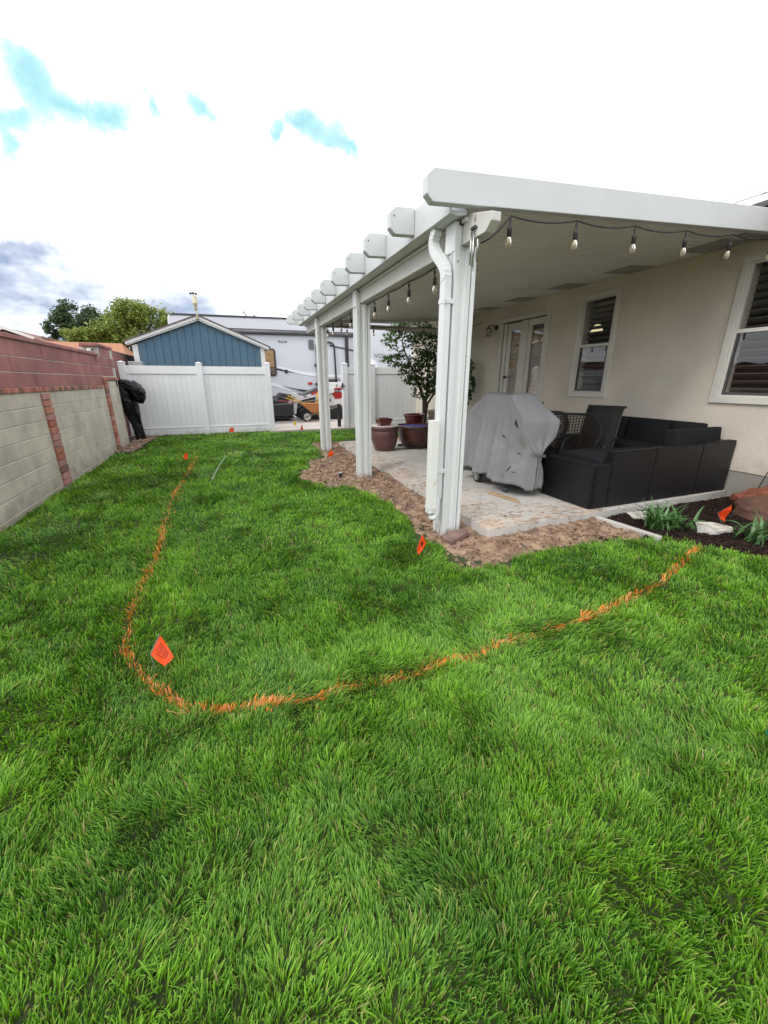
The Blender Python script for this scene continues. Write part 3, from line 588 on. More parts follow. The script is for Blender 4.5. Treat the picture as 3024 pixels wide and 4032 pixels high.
st([(1.3, 1.50), (1.85, 1.36), (2.5, 1.16), (3.0, 1.02), (2.6, 1.02), (1.85, 1.24), (1.3, 1.38)], RVS, 'stripe')
st([(2.2, 1.24), (2.9, 1.10), (3.5, 1.03), (3.2, .98), (2.7, 1.04)], RVB, 'stripe')
st([(4.9, 1.62), (6.0, 1.63), (6.0, 1.575), (4.9, 1.58)], RVB, 'stripe', 17.968)
rvp('round_hatch', MB().lathe([(.075, 0), (.08, .02), (.05, .03), (.045, .04)], (2.51, 17.96, 1.80), 16, axis='y'), RVB)
hr = rvp('grab_rail', MB().tube([(3.82, 17.93, 1.15), (3.80, 17.93, 2.8), (3.84, 17.93, 2.93), (3.95, 17.93, 2.98), (4.38, 17.93, 2.98), (4.52, 17.93, 2.93), (4.58, 17.93, 2.82), (4.62, 17.93, 1.35)], .036, 8), RVB, smooth=True, label='black tubular door surround')
rvp('grab_rail', MB().tube([(5.52, 17.93, 1.5), (5.50, 17.93, 3.05), (5.56, 17.93, 3.15), (5.62, 17.93, 3.18)], .03, 8), RVB, smooth=True)
for z in (2.06, 1.28): rvp('latch', MB().box(3.70, 3.83, 17.90, 17.96, z-.06, z+.06), RVB, bev=.01)
rvp('marker_light', MB().prism(rrect(3.38, 3.58, 1.27, 1.37, .045), 'y', 17.97, 17.999), M('red_lens', (.5, .03, .02), .3, .1, 5, 0))
rvp('socket_panel', MB().prism(rrect(3.62, 3.8, 1.28, 1.5, .03), 'y', 17.98, 17.999), RVW)
for k in range(2): rvp('wheel', MB().lathe([(.2, -.1), (.36, -.09), (.38, 0), (.36, .09), (.2, .1)], (2.0+.9*k, 18.05, .39), 20, axis='y'), RUB)
rvp('skirt_panel', MB().prism([(1.0, .3), (6.8, .3), (6.8, 1.0), (3.4, 1.02), (2.5, 1.1), (1.0, 1.1)], 'y', 18.02, 18.06), RVB)
rvp('pod', MB().lathe([(.5, 0), (.5, .03)], (6.05, 17.96, 1.9), 24, axis='y'), RVS)
rvp('rooftop_unit', MB().prism([(3.0, 3.86), (3.05, 4.05), (3.2, 4.12), (3.95, 4.10), (4.05, 3.86)], 'y', 18.6, 19.5), WHITE, bev=.02)
for i in range(9): rvp('grille_slot', MB().box(3.2+.07*i, 3.235+.07*i, 18.588, 18.599, 3.93, 4.06), RVD)
def text(body, size, loc, rot_, mat, name, parent=None, ext=.002, bold=0.0, sx_=1.0, **tags):
    cu = bpy.data.curves.new(name, 'FONT'); cu.body = body; cu.size = size; cu.extrude = ext; cu.offset = bold; cu.align_x = 'LEFT'
    tmp = bpy.data.objects.new(name, cu); COL.objects.link(tmp); dg = bpy.context.evaluated_depsgraph_get(); me = bpy.data.meshes.new_from_object(tmp.evaluated_get(dg)); bpy.data.objects.remove(tmp)
    me.materials.clear(); me.materials.append(mat); o = bpy.data.objects.new(name, me); COL.objects.link(o); o.rotation_euler = rot_; o.scale = (sx_, 1, 1)
    if parent is not None: o.parent = parent; f = OFF[parent.name]; o.location = [loc[i]-f[i] for i in range(3)]
    else: o.location = loc
    for k, v in tags.items(): o[k] = v
    return o
text('VOLANT', .26, (6.35, 17.62, 2.40), (PI/2, 0, -.05), RVD, 'lettering', rv, sx_=1.15)
text('VOLANT', .26, (6.36, 17.612, 2.405), (PI/2, 0, -.05), RVS, 'lettering', rv, bold=-.012, sx_=1.15)

# ================================================================ track loader and wheelbarrow
LW = M('loader_white', (.70, .70, .70), .4, .05, 4, .03, 40); LR = M('loader_red', (.42, .025, .02), .35, .08, 4, .02, 40)
ld = thing('track_loader', (3, 15.6, 0), 'small white and red stand-on track loader behind the wheelbarrow', 'loader')
bk = part(ld, 'bucket', MB().prism([(1.3, .20), (2.05, .16), (2.28, .2), (2.32, .62), (2.25, .95), (1.95, 1.0), (1.75, .8), (1.3, .75)], 'y', 15.2, 16.4), DKPL, bev=.02)
part(bk, 'cutting_edge', MB().box(1.25, 2.3, 15.15, 16.45, .10, .16), BLACKM)
part(ld, 'hose_cover', MB().prism([(2.55, .88), (3.35, 1.22), (3.75, 1.3), (3.75, 1.15), (2.75, .82)], 'y', 15.45, 15.95), RVD, bev=.02)
arm = part(ld, 'lift_arm', MB().prism([(2.20, .95), (2.25, 1.0), (2.35, 1.02), (2.5, .97), (2.55, .9), (2.75, .88), (3.35, 1.08), (3.9, 1.2), (3.9, 1.0), (3.0, .82), (2.65, .74), (2.5, .70), (2.45, .52), (2.42, .26), (2.36, .22), (2.32, .28), (2.32, .72), (2.42, .84), (2.3, .86)], 'y', 15.33, 15.42), LW, bev=.01)
part(arm, 'decal', MB().prism([(2.98, .95), (3.08, 1.03), (3.3, 1.08), (3.3, .99), (3.05, .92)], 'y', 15.322, 15.329), LR)
part(arm, 'slot', MB().obox((2.78, 15.325, .86), (.12, .008, .035), (0, -.25, 0)), BLACKM)
tr = part(ld, 'track', MB().prism([(2.5, .12), (2.62, .02), (4.2, .02), (4.38, .16), (4.3, .42), (3.9, .52), (2.8, .5), (2.55, .36)], 'y', 15.3, 15.6), RUB, bev=.04)
part(ld, 'track', MB().prism([(2.5, .12), (2.62, .02), (4.2, .02), (4.38, .16), (4.3, .42), (3.9, .52), (2.8, .5), (2.55, .36)], 'y', 16.2, 16.5), RUB, bev=.04)
part(tr, 'guide_wheel', MB().lathe([(.11, 0), (.11, .03)], (2.68, 15.275, .2), 14, axis='y'), DKPL)
bd = part(ld, 'engine_hood', MB().prism([(3.3, .5), (4.6, .5), (4.6, 1.35), (3.65, 1.38), (3.6, 1.15), (3.4, .95)], 'y', 15.45, 16.3), LW, bev=.03)
part(bd, 'red_panel', MB().prism([(3.80, 1.02), (3.86, 1.14), (4.05, 1.17), (4.45, 1.20), (4.45, .82), (3.95, .76)], 'y', 15.435, 15.448), LR, bev=.003)
part(bd, 'name_plate', MB().prism([(3.93, 1.00), (3.97, 1.10), (4.42, 1.15), (4.42, 1.02)], 'y', 15.426, 15.434), DKPL)
text('MT 100', .085, (3.95, 15.424, 1.02), (PI/2, 0, 0), RVS, 'lettering', bd)
text('M', .05, (3.1, 15.32, .95), (PI/2, 0, 0), RVS, 'lettering', bd)
part(bd, 'exhaust_hose', MB().tube([(3.62, 15.42, .88), (3.72, 15.42, .74), (3.76, 15.42, .70)], .04, 8), BLACKM, smooth=True)
part(bd, 'vent_slot', MB().box(4.02, 4.05, 15.44, 15.449, 1.2, 1.29), BLACKM)
part(ld, 'control_bar', MB().tube([(3.68, 15.5, 1.36), (3.68, 15.5, 1.48), (4.0, 15.5, 1.49), (4.2, 15.5, 1.45)], .02, 6).box(3.75, 4.1, 15.55, 15.9, 1.38, 1.46), DKPL)
part(bk, 'logo', MB().prism([(2.12, .70), (2.15, .74), (2.20, .73), (2.25, .755), (2.26, .69), (2.21, .64), (2.14, .65)], 'y', 15.19, 15.198), LW)
wb = thing('wheelbarrow', (2.8, 14.8, 0), 'orange wheelbarrow loaded with long handled tools on the driveway', 'wheelbarrow')
OR = M('orange_tray', (.50, .20, .06), .5, .12, 6, .1, 40); WD = M('grey_wood_handle', (.18, .15, .13), .7, .2, 5, .1, 40)
tray = [(-.02, .65, .0), (.9, .66, .0), (.72, .34, .1), (.32, .33, .1)]
yc = 14.75
top = [(2.48, yc-.30), (3.45, yc-.32), (3.45, yc+.32), (2.48, yc+.30)]; bot = [(2.86, yc-.17), (3.3, yc-.19), (3.3, yc+.19), (2.86, yc+.17)]
tm = MB().add([(x, y, .65) for x, y in top]+[(x, y, .32) for x, y in bot]+[(x+(.02 if i in (0, 3) else -.02), y+(.02 if i < 2 else -.02), .65) for i, (x, y) in enumerate(top)]+[(x, y, .335) for x, y in bot],
              [(0, 1, 5, 4), (1, 2, 6, 5), (2, 3, 7, 6), (3, 0, 4, 7), (4, 5, 6, 7), (8, 12, 13, 9), (9, 13, 14, 10), (10, 14, 15, 11), (11, 15, 12, 8), (15, 14, 13, 12), (0, 8, 9, 1), (1, 9, 10, 2), (2, 10, 11, 3), (3, 11, 8, 0)])
ty = part(wb, 'tray', tm, OR); part(ty, 'rim', MB().tube([(x, y, .65) for x, y in top]+[(top[0][0], top[0][1], .65)], .012, 6), OR)
text('TRUE TEMPER', .05, (2.98, 14.50, .50), (PI/2+.35, 0, 0), BLACKM, 'lettering', ty)
wh = part(wb, 'wheel', MB().lathe([(.13, -.04), (.165, -.035), (.178, 0), (.165, .035), (.13, .04)], (2.70, yc, .18), 24, cap=False, axis='y'), RUB, smooth=True)
part(wh, 'rim', MB().lathe([(.03, -.038), (.138, -.036), (.138, .036), (.03, .038)], (2.70, yc, .18), 24, axis='y'), WHITE)
part(wh, 'hub', MB().lathe([(.03, -.045), (.03, .045)], (2.70, yc, .18), 10, axis='y'), BLACKM)
for s in (-1, 1):
    part(wb, 'handle', MB().tube([(2.55, yc+s*.08, .16), (2.95, yc+s*.2, .28), (3.9, yc+s*.29, .56), (4.05, yc+s*.29, .60)], .02, 6), WD)
    part(wb, 'leg', MB().tube([(3.0, yc+s*.2, .29), (3.12, yc+s*.2, .24), (3.26, yc+s*.22, .02), (3.4, yc+s*.22, .02), (3.42, yc+s*.24, .42)], .013, 6), OR)
part(wb, 'wheel_guard', MB().tube([(2.48, yc-.06, .20), (2.55, yc-.08, .30), (2.62, yc-.1, .34), (2.85, yc-.15, .42)], .02, 6), BLACKM)
YL = M('yellow_fibreglass', (.70, .42, .03), .4, .08, 6, .03, 40); RD = M('red_fibreglass', (.45, .03, .03), .4, .1, 6, .03, 40)
def tool(pts, m, lab, grip, cat='shovel'):
    t = thing('shovel', pts[-1], lab, cat); part(t, 'shaft', MB().tube(pts, .017, 8), m)
    a, b = Vector(pts[0]), Vector(pts[1]); part(t, 'grip', MB().tube([a-(b-a).normalized()*.16, a], .021, 8), grip); return t
tool([(2.02, 14.55, .94), (2.35, 14.6, .79), (3.1, 14.75, .44)], YL, 'upper yellow tool handle rising steeply out of the wheelbarrow', RVD, 'tool')
tool([(1.96, 14.70, .85), (2.35, 14.72, .73), (3.1, 14.8, .46)], YL, 'lower yellow tool handle with pale tip in the wheelbarrow', RVD, 'tool')
tool([(1.72, 14.78, .76), (2.35, 14.8, .68), (3.1, 14.85, .55)], RD, 'red tool handle sticking out low from the wheelbarrow', RVD, 'tool')
tool([(1.60, 14.45, .64), (2.4, 14.5, .69), (3.1, 14.55, .78)], M('olive_shaft', (.16, .17, .12), .5, .1, 5, 0), 'dark straight tool shaft laid across the wheelbarrow rim', RVD, 'tool')
single('plastic_jug', MB().lathe([(.05, .34), (.055, .95), (.04, 1.0), (.02, 1.03)], (3.14, 14.75, 0), 12), YL, (3.14, 14.75, .65), 'upright yellow container standing in the wheelbarrow tray', 'jug', smooth=True)

# ================================================================ patio cover
pc = thing('patio_cover', (1.85, 6, 0), 'white aluminium patio cover on three posts with octagonal beam ends', 'patio cover')
RY = [3.07+.683*k for k in range(11)]; SL = .063
def zr(x): return .0+SL*(x-1.5)
OCT = lambda: [(1.50, 2.66), (1.555, 2.63)]
def beam_poly(x1):
    return [(1.49, 2.68+.0), (1.545, 2.635), (x1, 2.635+zr(x1)), (x1, 2.84+zr(x1)), (1.545, 2.84), (1.49, 2.79)]
for k, y in enumerate(RY):
    if k in (0, 10):
        b = part(pc, 'fascia_beam', MB().prism(beam_poly(5.98), 'y', y-.055 if k == 0 else y-.02, y+.02 if k == 0 else y+.055), GREYBEAM, bev=.006)
    else:
        b = part(pc, 'beam_end', MB().prism([(1.49, 2.68), (1.545, 2.635), (1.725, 2.645), (1.725, 2.85), (1.545, 2.84), (1.49, 2.79)], 'y', y-.038, y+.038), GREYBEAM, bev=.005)
        part(b, 'screw', MB().lathe([(.006, -.042), (.006, -.038)], (1.53, y, 2.77), 6, axis='y'), BLACKM)
gut = part(pc, 'gutter', MB().prism([(1.727, 2.615), (1.80, 2.605), (1.875, 2.62), (1.875, 2.83), (1.86, 2.83), (1.86, 2.64), (1.74, 2.635), (1.74, 2.84), (1.727, 2.84)], 'y', RY[0]+.021, RY[10]-.021), GREYBEAM, bev=.003)
part(gut, 'gutter_lip', MB().box(1.87, 1.90, RY[0]+.03, RY[10]-.03, 2.585, 2.612), WPOST)
part(pc, 'roof_sheet', MB().prism([(1.88, 2.70+zr(1.88)), (5.98, 2.70+zr(5.98)), (5.98, 2.83+zr(5.98)), (1.88, 2.83+zr(1.88))], 'y', RY[0]+.022, RY[10]-.022), CEIL)
cm = MB(); y = RY[0]+.03
while y < RY[10]-.05:       # ribbed ceiling pans
    x0, x1 = 1.88, 5.97; z0, z1 = 2.695+zr(x0), 2.695+zr(x1)
    pr2 = [(0, 0), (.034, 0), (.040, .010), (.048, .010), (.054, 0), (.084, 0)]
    cm.grid([[(x0, y+a, z0+b), (x1, y+a, z1+b)] for a, b in pr2]); y += .084
part(pc, 'ceiling', cm, CEIL)
# header beam with bevelled end
hd = part(pc, 'header_beam', MB().prism([(2.79, 2.50), (2.86, 2.445), (9.75, 2.445), (9.75, 2.64), (3.12, 2.64), (2.79, 2.555)], 'x', 1.892, 1.972), M('warm_white_beam', (.56, .55, .51), .45, .05, 3, .04, 40), bev=.006)
part(hd, 'lip', MB().box(1.972, 2.03, 3.4, 9.7, 2.445, 2.462), WPOST)
POSTY = [3.17, 5.80, 8.42]
def post(y, zb):
    e = part(pc, 'post', MB().prism([(1.835, y), (1.885, y), (1.885, y+.012), (1.895, y+.018), (1.935, y+.018), (1.94, y+.004), (1.985, y), (1.992, y+.012), (2.0, y+.018), (2.03, y+.018),
                                     (2.035, y+.17), (1.97, y+.18), (1.93, y+.165), (1.89, y+.165), (1.85, y+.18), (1.835, y+.18), (1.835, y+.145), (1.842, y+.135), (1.842, y+.045), (1.835, y+.035)], 'z', zb, 2.443), WPOST, bev=.002)
    f = part(pc, 'face_plate', MB().box(1.828, 1.889, y+.004, y+.16, 2.40, 2.604), WPOST, bev=.003)
    part(e, 'flute', MB().box(1.829, 1.8345, y+.05, y+.056, zb+.02, 2.4).box(1.829, 1.8345, y+.12, y+.126, zb+.02, 2.4).box(1.855, 1.861, y-.004, y-.0005, zb+.02, 2.4).box(1.955, 1.961, y-.003, y+.0, zb+.02, 2.4), WPOST)
    part(e, 'inner_post', MB().box(1.86, 1.91, y-.028, y-.0045, zb+.01, 2.44) if False else MB().box(2.0, 2.032, y-.006, y+.017, zb, 2.443), WPOST, bev=.003)
    part(f, 'notch', MB().box(1.86, 1.895, y-.01, y+.0, 2.575, 2.602), BLACKM)
    part(e, 'screw', MB().lathe([(.007, -.004), (.007, .0)], (1.86, y, 2.33), 6, axis='y'), BLACKM)
    return e
for y, zb in zip(POSTY, (-.06, -.05, -.05)): post(y, zb)
for y in POSTY:
    x = RNG.uniform(1.8, 2.08, 90); yy = RNG.uniform(y-.05, y+.2, 90); clods('soil_heap', x, yy, np.full(90, -.035), RNG.uniform(.01, .03, 90), MC['soil_clod'], loc=(1.93, y, -.03), kind='stuff', label='dark soil lumps heaped round the foot of patio post '+{3.17: 'beside the downspout', 5.80: 'in the middle', 8.42: 'farthest away'}[y], category='soil')
# darker grey rectangles on the ceiling near the wall
for a, b in ((2.95, 3.35), (3.45, 3.95), (4.6, 5.05), (5.75, 6.2), (6.95, 7.4), (8.1, 8.5)):
    vn_ = part(pc, 'ceiling_patch', MB().prism([(5.45, 2.686+zr(5.45)), (5.93, 2.686+zr(5.93)), (5.93, 2.692+zr(5.93)), (5.45, 2.692+zr(5.45))], 'y', a, b), M('patch_grey', (.33, .33, .31), .6, .08, 6, .2, 60))
# far side beam
part(pc, 'cross_beam', MB().box(1.98, 5.97, 9.80, 9.86, 2.60, 2.70), MC['warm_white_beam'], bev=.004)

ds = thing('downspout', (1.75, 3.25, .2), 'white S-bent downspout running down the nearest patio post', 'downspout')
def rtube(pts, w, d):       # rectangular tube swept in the y-z plane
    m = MB(); n = len(pts); vs = []
    for i, (x, y, z) in enumerate(pts):
        a = Vector(pts[max(i-1, 0)]); b = Vector(pts[min(i+1, n-1)]); t = (b-a).normalized(); s = Vector((0, -t.z, t.y)) if abs(t.x) < .9 else Vector((0, 1, 0)); s = Vector((1, 0, 0)).cross(t).normalized()
        q = Vector((x, y, z)); vs += [q+Vector((-w, 0, 0))-s*d, q+Vector((w, 0, 0))-s*d, q+Vector((w, 0, 0))+s*d, q+Vector((-w, 0, 0))+s*d]
    m.add(vs, [(i*4+k, i*4+(k+1) % 4, i*4+4+(k+1) % 4, i*4+4+k) for i in range(n-1) for k in range(4)]+[(3, 2, 1, 0), tuple(range(4*n-4, 4*n))]); return m
pp = []
for i in range(27):
    t = i/26; s = .5-.5*math.cos(PI*min(1, max(0, (t-.12)/.76)))
    pp.append((1.785-.01*t+(.0025 if i % 2 else 0), 3.40+.09*math.sin(PI*t)*(1-t)*1.2-.20*s+(.004 if i % 2 else 0), 2.61-.42*t))
el = part(ds, 'elbow', rtube(pp, .034, .036), WPOST, fixn=True, bev=.002)
part(ds, 'pipe', MB().box(1.745, 1.815, 3.165, 3.245, .35, 2.2), WPOST, bev=.008)
for z in (2.04, .62): part(ds, 'strap', MB().box(1.742, 1.83, 3.158, 3.25, z-.018, z+.018).box(1.74, 1.75, 3.15, 3.16, z-.03, z+.03), WPOST, bev=.003)
q = [(1.775, 3.2, .40), (1.775, 3.19, .30), (1.765, 3.18, .24), (1.75, 3.165, .20), (1.72, 3.15, .18), (1.70, 3.14, .2)]
part(ds, 'lower_elbow', MB().tube(q, .034, 10), WPOST, smooth=True)
part(ds, 'outlet_box', MB().box(1.66, 1.735, 3.12, 3.2, .23, 1.09), M('stained_white', (.70, .70, .66), .5, .1, 9, .05, 30, col2=(.45, .38, .26), c2=.72), bev=.004)
part(ds, 'outlet_band', MB().box(1.657, 1.738, 3.117, 3.203, .27, .30), WPOST)

# ---- string lights
CAB = M('black_cable', (.012, .012, .012), .5, .2, 10, 0)
AMB = glassmat('clear_bulb_glass', (.93, .88, .74), .03)
BULBC = M('bulb_frost', (.62, .54, .38), .12, .1, 20, 0, trans=.6)
sk = MB().lathe([(.004, 0), (.006, -.02), (.012, -.022), (.004, -.07), (.012, -.072), (.018, -.08), (.019, -.10), (.017, -.103), (.019, -.12), (.017, -.123), (.018, -.14)], n=10)
bb = MB().lathe([(.014, -.139), (.019, -.155), (.025, -.178), (.0245, -.19), (.018, -.205), (.008, -.214), (.001, -.216)], n=12)
fl_ = MB().tube([(0, 0, -.145), (.004, 0, -.17), (-.004, .003, -.18), (.003, -.003, -.192)], .0035, 5)
skm = mesh_of('socket', sk, CAB, smooth=True); bbm = mesh_of('bulb', bb, BULBC, smooth=True)
sl_ = thing('string_lights', (2, 3, 2.6), 'black string lights with clear bulbs hung around the patio cover', 'string lights')
def strand(anch, sag, tag=True):
    pts = []
    for a, b in zip(anch[:-1], anch[1:]):
        for i in range(7):
            t = i/7; pts.append((a[0]+(b[0]-a[0])*t, a[1]+(b[1]-a[1])*t, a[2]+(b[2]-a[2])*t-sag*4*t*(1-t)))
    pts.append(anch[-1]); part(sl_, 'cable', MB().tube(pts, .0065, 6), CAB, smooth=True)
def bulb(p):
    s = piece(sl_, 'socket', skm, (p[0], p[1], p[2]), rot=(random.uniform(-.05, .05), random.uniform(-.05, .05), random.uniform(0, 6)))
    o = bpy.data.objects.new('bulb', bbm); COL.objects.link(o); o.parent = s
near = [(2.03, 3.12, 2.46), (2.22, 3.02, 2.635)]+[(2.22+.665*k, 3.02, 2.64+.040*k) for k in range(1, 6)]
strand(near+[(5.95, 3.05, 2.86)], .03)
for p in near[1:]: bulb(p)
hy = [3.20, 3.83, 4.42, 5.01, 5.52, 6.06, 6.63, 7.22, 7.77, 8.2, 8.8, 9.3, 9.75]
strand([(2.0, y, 2.442) for y in hy], .012)
for y in hy[1:-1]:
    if y != 6.06: bulb((2.0, y, 2.437))
fx = [2.05, 2.85, 3.51, 4.18, 4.86, 5.5, 5.93]
strand([(x, 9.78, 2.62+.02*i) for i, x in enumerate(fx)], .02)
for i, x in enumerate(fx[1:-1]): bulb((x, 9.78, 2.62+.02*(i+1)))
strand([(5.96, 9.9, 2.78), (5.95, 9.3, 2.74), (5.96, 8.85, 2.77)], .03)
# ---- wind chime
ch = thing('wind_chime', (1.9, 3.0, 2.2), 'silver wind chime hanging from the corner of the patio cover', 'wind chime')
SIL = M('silver', (.55, .54, .52), .25, .05, 5, 0, metal=.9)
part(ch, 'cord', MB().tube([(1.9, 3.0, 2.63), (1.9, 3.0, 2.18)], .002, 4), CAB)
part(ch, 'top_disc', MB().lathe([(.038, 2.50), (.04, 2.51), (.012, 2.53)], (1.9, 3.0, 0), 14), DKPL)
part(ch, 'hook', MB().lathe([(.012, 2.55), (.018, 2.57), (.012, 2.60)], (1.9, 3.0, 0), 8), M('pewter', (.25, .24, .24), .5, .1, 4, 0))
for k, l in enumerate((.20, .16, .22, .24, .19)):
    a = 2*PI*k/5; part(ch, 'tube', MB().lathe([(.0065, 2.49-l), (.0065, 2.49)], (1.9+.028*math.cos(a), 3.0+.028*math.sin(a), 0), 8), SIL, smooth=True)
part(ch, 'sail', MB().obox((1.9, 3.0, 2.2), (.02, .003, .05)), SIL)

# ================================================================ house
hs = thing('house', (6, 6, 0), 'beige stucco house with trimmed windows and patio doors', 'house')
ys = [-1.0, 1.62, 3.44, 5.18, 5.88, 6.66, 8.11, 12.9]; 
wl = MB()
def wbox(y0, y1, z0, z1): wl.box(6.0, 6.2, y0, y1, z0, z1)
TOP = 3.30
wbox(-1, 1.98, .325, TOP); wbox(1.98, 3.42, .325, 1.22); wbox(1.98, 3.42, 2.80, TOP); wbox(3.42, 5.20, .325, TOP); wbox(5.20, 5.84, .325, 1.22); wbox(5.20, 5.84, 2.80, TOP)
wbox(5.84, 6.66, .325, TOP); wbox(6.66, 8.11, 2.66, TOP); wbox(8.11, 12.9, .325, TOP)
part(hs, 'wall', wl, STUC)
fm = MB()
for a, b in ((-1, 6.66), (8.11, 12.9)): fm.box(6.012, 6.2, a, b, -.12, .324)
part(hs, 'foundation', fm, FOUND)
part(hs, 'room', MB().add([(6.2, -1, .1), (9.5, -1, .1), (9.5, 12.9, .1), (6.2, 12.9, .1), (6.2, -1, 3.3), (9.5, -1, 3.3), (9.5, 12.9, 3.3), (6.2, 12.9, 3.3)],
     [(0, 1, 2, 3), (4, 7, 6, 5), (1, 5, 6, 2), (0, 4, 5, 1), (3, 2, 6, 7)]), M('dark_interior', (.10, .07, .05), .8, .2, .8, 0))
SL_W = M('dark_shutter', (.13, .12, .115), .45, .1, 4, .03, 30); GL = glassmat('window_glass', (.86, .88, .87), .01, bumpd=.0015); DGL = glassmat('door_glass', (.85, .86, .85), .01, bumpd=.003, ior=2.5)
def win_frame(o, y0, y1, z0, z1, x=5.975):
    w = .075
    for q in ((y0, y1, z0, z0+w), (y0, y1, z1-w, z1)): part(o, 'frame', MB().prism([(q[0], q[2]), (q[1], q[2]), (q[1]-(w if q[2] == z1-w else 0)*0, q[3]), (q[0], q[3])], 'x', x-.012, 6.02), TRIM, bev=.004)
    for q in ((y0, y0+w), (y1-w, y1)): part(o, 'frame', MB().box(x-.010, 6.02, q[0], q[1], z0+w+.001, z1-w-.001), TRIM, bev=.004)
def window(y0, y1, z0, z1, lab, zr_=2.0):
    o = part(hs, 'window', MB().box(5.99, 6.04, y0+.076, y1-.076, z0+.076, z0+.10).box(5.99, 6.04, y0+.076, y1-.076, z1-.10, z1-.076).box(5.99, 6.04, y0+.076, y0+.11, z0+.10, z1-.10).box(5.99, 6.04, y1-.11, y1-.076, z0+.10, z1-.10), TRIM, label=lab, bev=.003)
    win_frame(o, y0, y1, z0, z1)
    part(o, 'rail', MB().box(5.985, 6.035, y0+.11, y1-.11, zr_-.022, zr_+.022), TRIM, bev=.003)
    part(o, 'sash', MB().box(6.0, 6.03, y0+.111, y1-.111, z0+.101, z0+.135).box(6.0, 6.03, y0+.111, y0+.135, z0+.136, zr_-.023).box(6.0, 6.03, y1-.135, y1-.111, z0+.136, zr_-.023), M('dark_sash', (.08, .08, .078), .5, .1, 5, 0))
    for a, b in ((z0+.1, zr_-.02), (zr_+.02, z1-.1)): part(o, 'pane', MB().add([(6.018, y0+.11, a), (6.018, y1-.11, a), (6.018, y1-.11, b), (6.018, y0+.11, b)], [(3, 2, 1, 0)]), GL)
    ym = (y0+y1)/2; hw = (y1-y0)/2-.13; nslat = 16; me = mesh_of('slat', MB().obox((0, 0, 0), (.085, 2*hw, .008), (0, .45, 0)), SL_W)
    for i in range(nslat):
        z = z0+.16+(z1-z0-.32)*i/(nslat-1); piece(o, 'slat', me, (6.12, ym, z))
    return o
w1 = window(5.12, 5.92, 1.15, 2.815, 'narrow window nearest the patio doors')
w2_ = window(1.95, 3.50, 1.15, 2.83, 'wide window at the right edge above the wicker sofa')
LAMP = bpy.data.materials.new('lit_lamp_shade'); LAMP.use_nodes = True; _b = LAMP.node_tree.nodes['Principled BSDF']; _b.inputs['Base Color'].default_value = (.8, .7, .45, 1); _b.inputs['Emission Color'].default_value = (1, .85, .5, 1); _b.inputs['Emission Strength'].default_value = .7
lp = thing('pendant_lamp', (6.075, 5.38, 2.2), 'cream bell-shaped lamp glowing inside the narrow window', 'lamp')
part(lp, 'lamp_shade', MB().lathe([(.115, 2.25), (.118, 2.262), (.10, 2.28), (.08, 2.34), (.05, 2.385), (.01, 2.395)], (6.45, 5.92, 0), 20), LAMP, smooth=True)
part(lp, 'stem', MB().tube([(6.45, 5.92, 2.39), (6.45, 5.92, 3.29)], .006, 5), BLACKM)
# patio doors
dpd = part(hs, 'door', MB().box(6.01, 6.05, 6.72, 7.24, .09, .42).box(6.01, 6.05, 6.72, 7.24, 2.50, 2.62).box(6.01, 6.05, 6.72, 6.80, .42, 2.5).box(6.01, 6.05, 7.14, 7.24, .42, 2.5), TRIM, bev=.004, label='fixed right glazed door')
dld = part(hs, 'door', MB().box(6.02, 6.06, 7.44, 7.92, .09, .42).box(6.02, 6.06, 7.44, 7.92, 2.48, 2.61).box(6.02, 6.06, 7.44, 7.50, .42, 2.48).box(6.02, 6.06, 7.80, 7.92, .42, 2.48), TRIM, bev=.004, label='left glazed door with dark knob')
part(dpd, 'mullion', MB().box(5.985, 6.05, 7.245, 7.435, .08, 2.62), TRIM, bev=.006)
part(dld, 'screen_edge', MB().box(6.0, 6.05, 7.935, 8.03, .09, 2.61), TRIM, bev=.004); part(dld, 'seam', MB().box(6.03, 6.06, 8.031, 8.045, .09, 2.61).box(6.03, 6.06, 7.921, 7.934, .09, 2.61), BLACKM)
part(dld, 'knob', MB().lathe([(.012, -.06), (.028, -.055), (.03, -.03), (.014, -.02), (.03, -.005), (.03, 0)], (6.02, 7.86, 1.5), 12, axis='x'), BLACKM, smooth=True)
for d_, a, b, z1 in ((dpd, 6.80, 7.14, 2.5), (dld, 7.50, 7.80, 2.48)): part(d_, 'pane', MB().add([(6.035, a, .42), (6.035, b, .42), (6.035, b, z1), (6.035, a, z1)], [(3, 2, 1, 0)]), DGL)
REFL = M('reflection_tan', (.72, .53, .35), .6, .3, 3, .1, 40)  # tan slats behind the door glass stand in for the wall's warm reflection
for d_, a, b in ((dpd, 6.78, 7.16), (dld, 7.48, 7.82)):
    me = mesh_of('reflection_slat', MB().obox((0, 0, 0), (.006, b-a, .088), (0, .12, 0)), REFL)
    for i in range(22): piece(d_, 'reflection_slat', me, (6.075, (a+b)/2, .45+.092*i))
for q in ((6.62, 6.70), (8.065, 8.14)): part(dpd, 'frame', MB().box(5.97, 6.03, q[0], q[1], .07, 2.642), TRIM, bev=.004)
part(dpd, 'frame', MB().box(5.968, 6.03, 6.62, 8.14, 2.643, 2.72), TRIM, bev=.004)
part(dpd, 'sill', MB().box(5.94, 6.06, 6.64, 8.12, .055, .088), M('sill_metal', (.35, .34, .32), .4, .1, 6, 0, metal=.6))
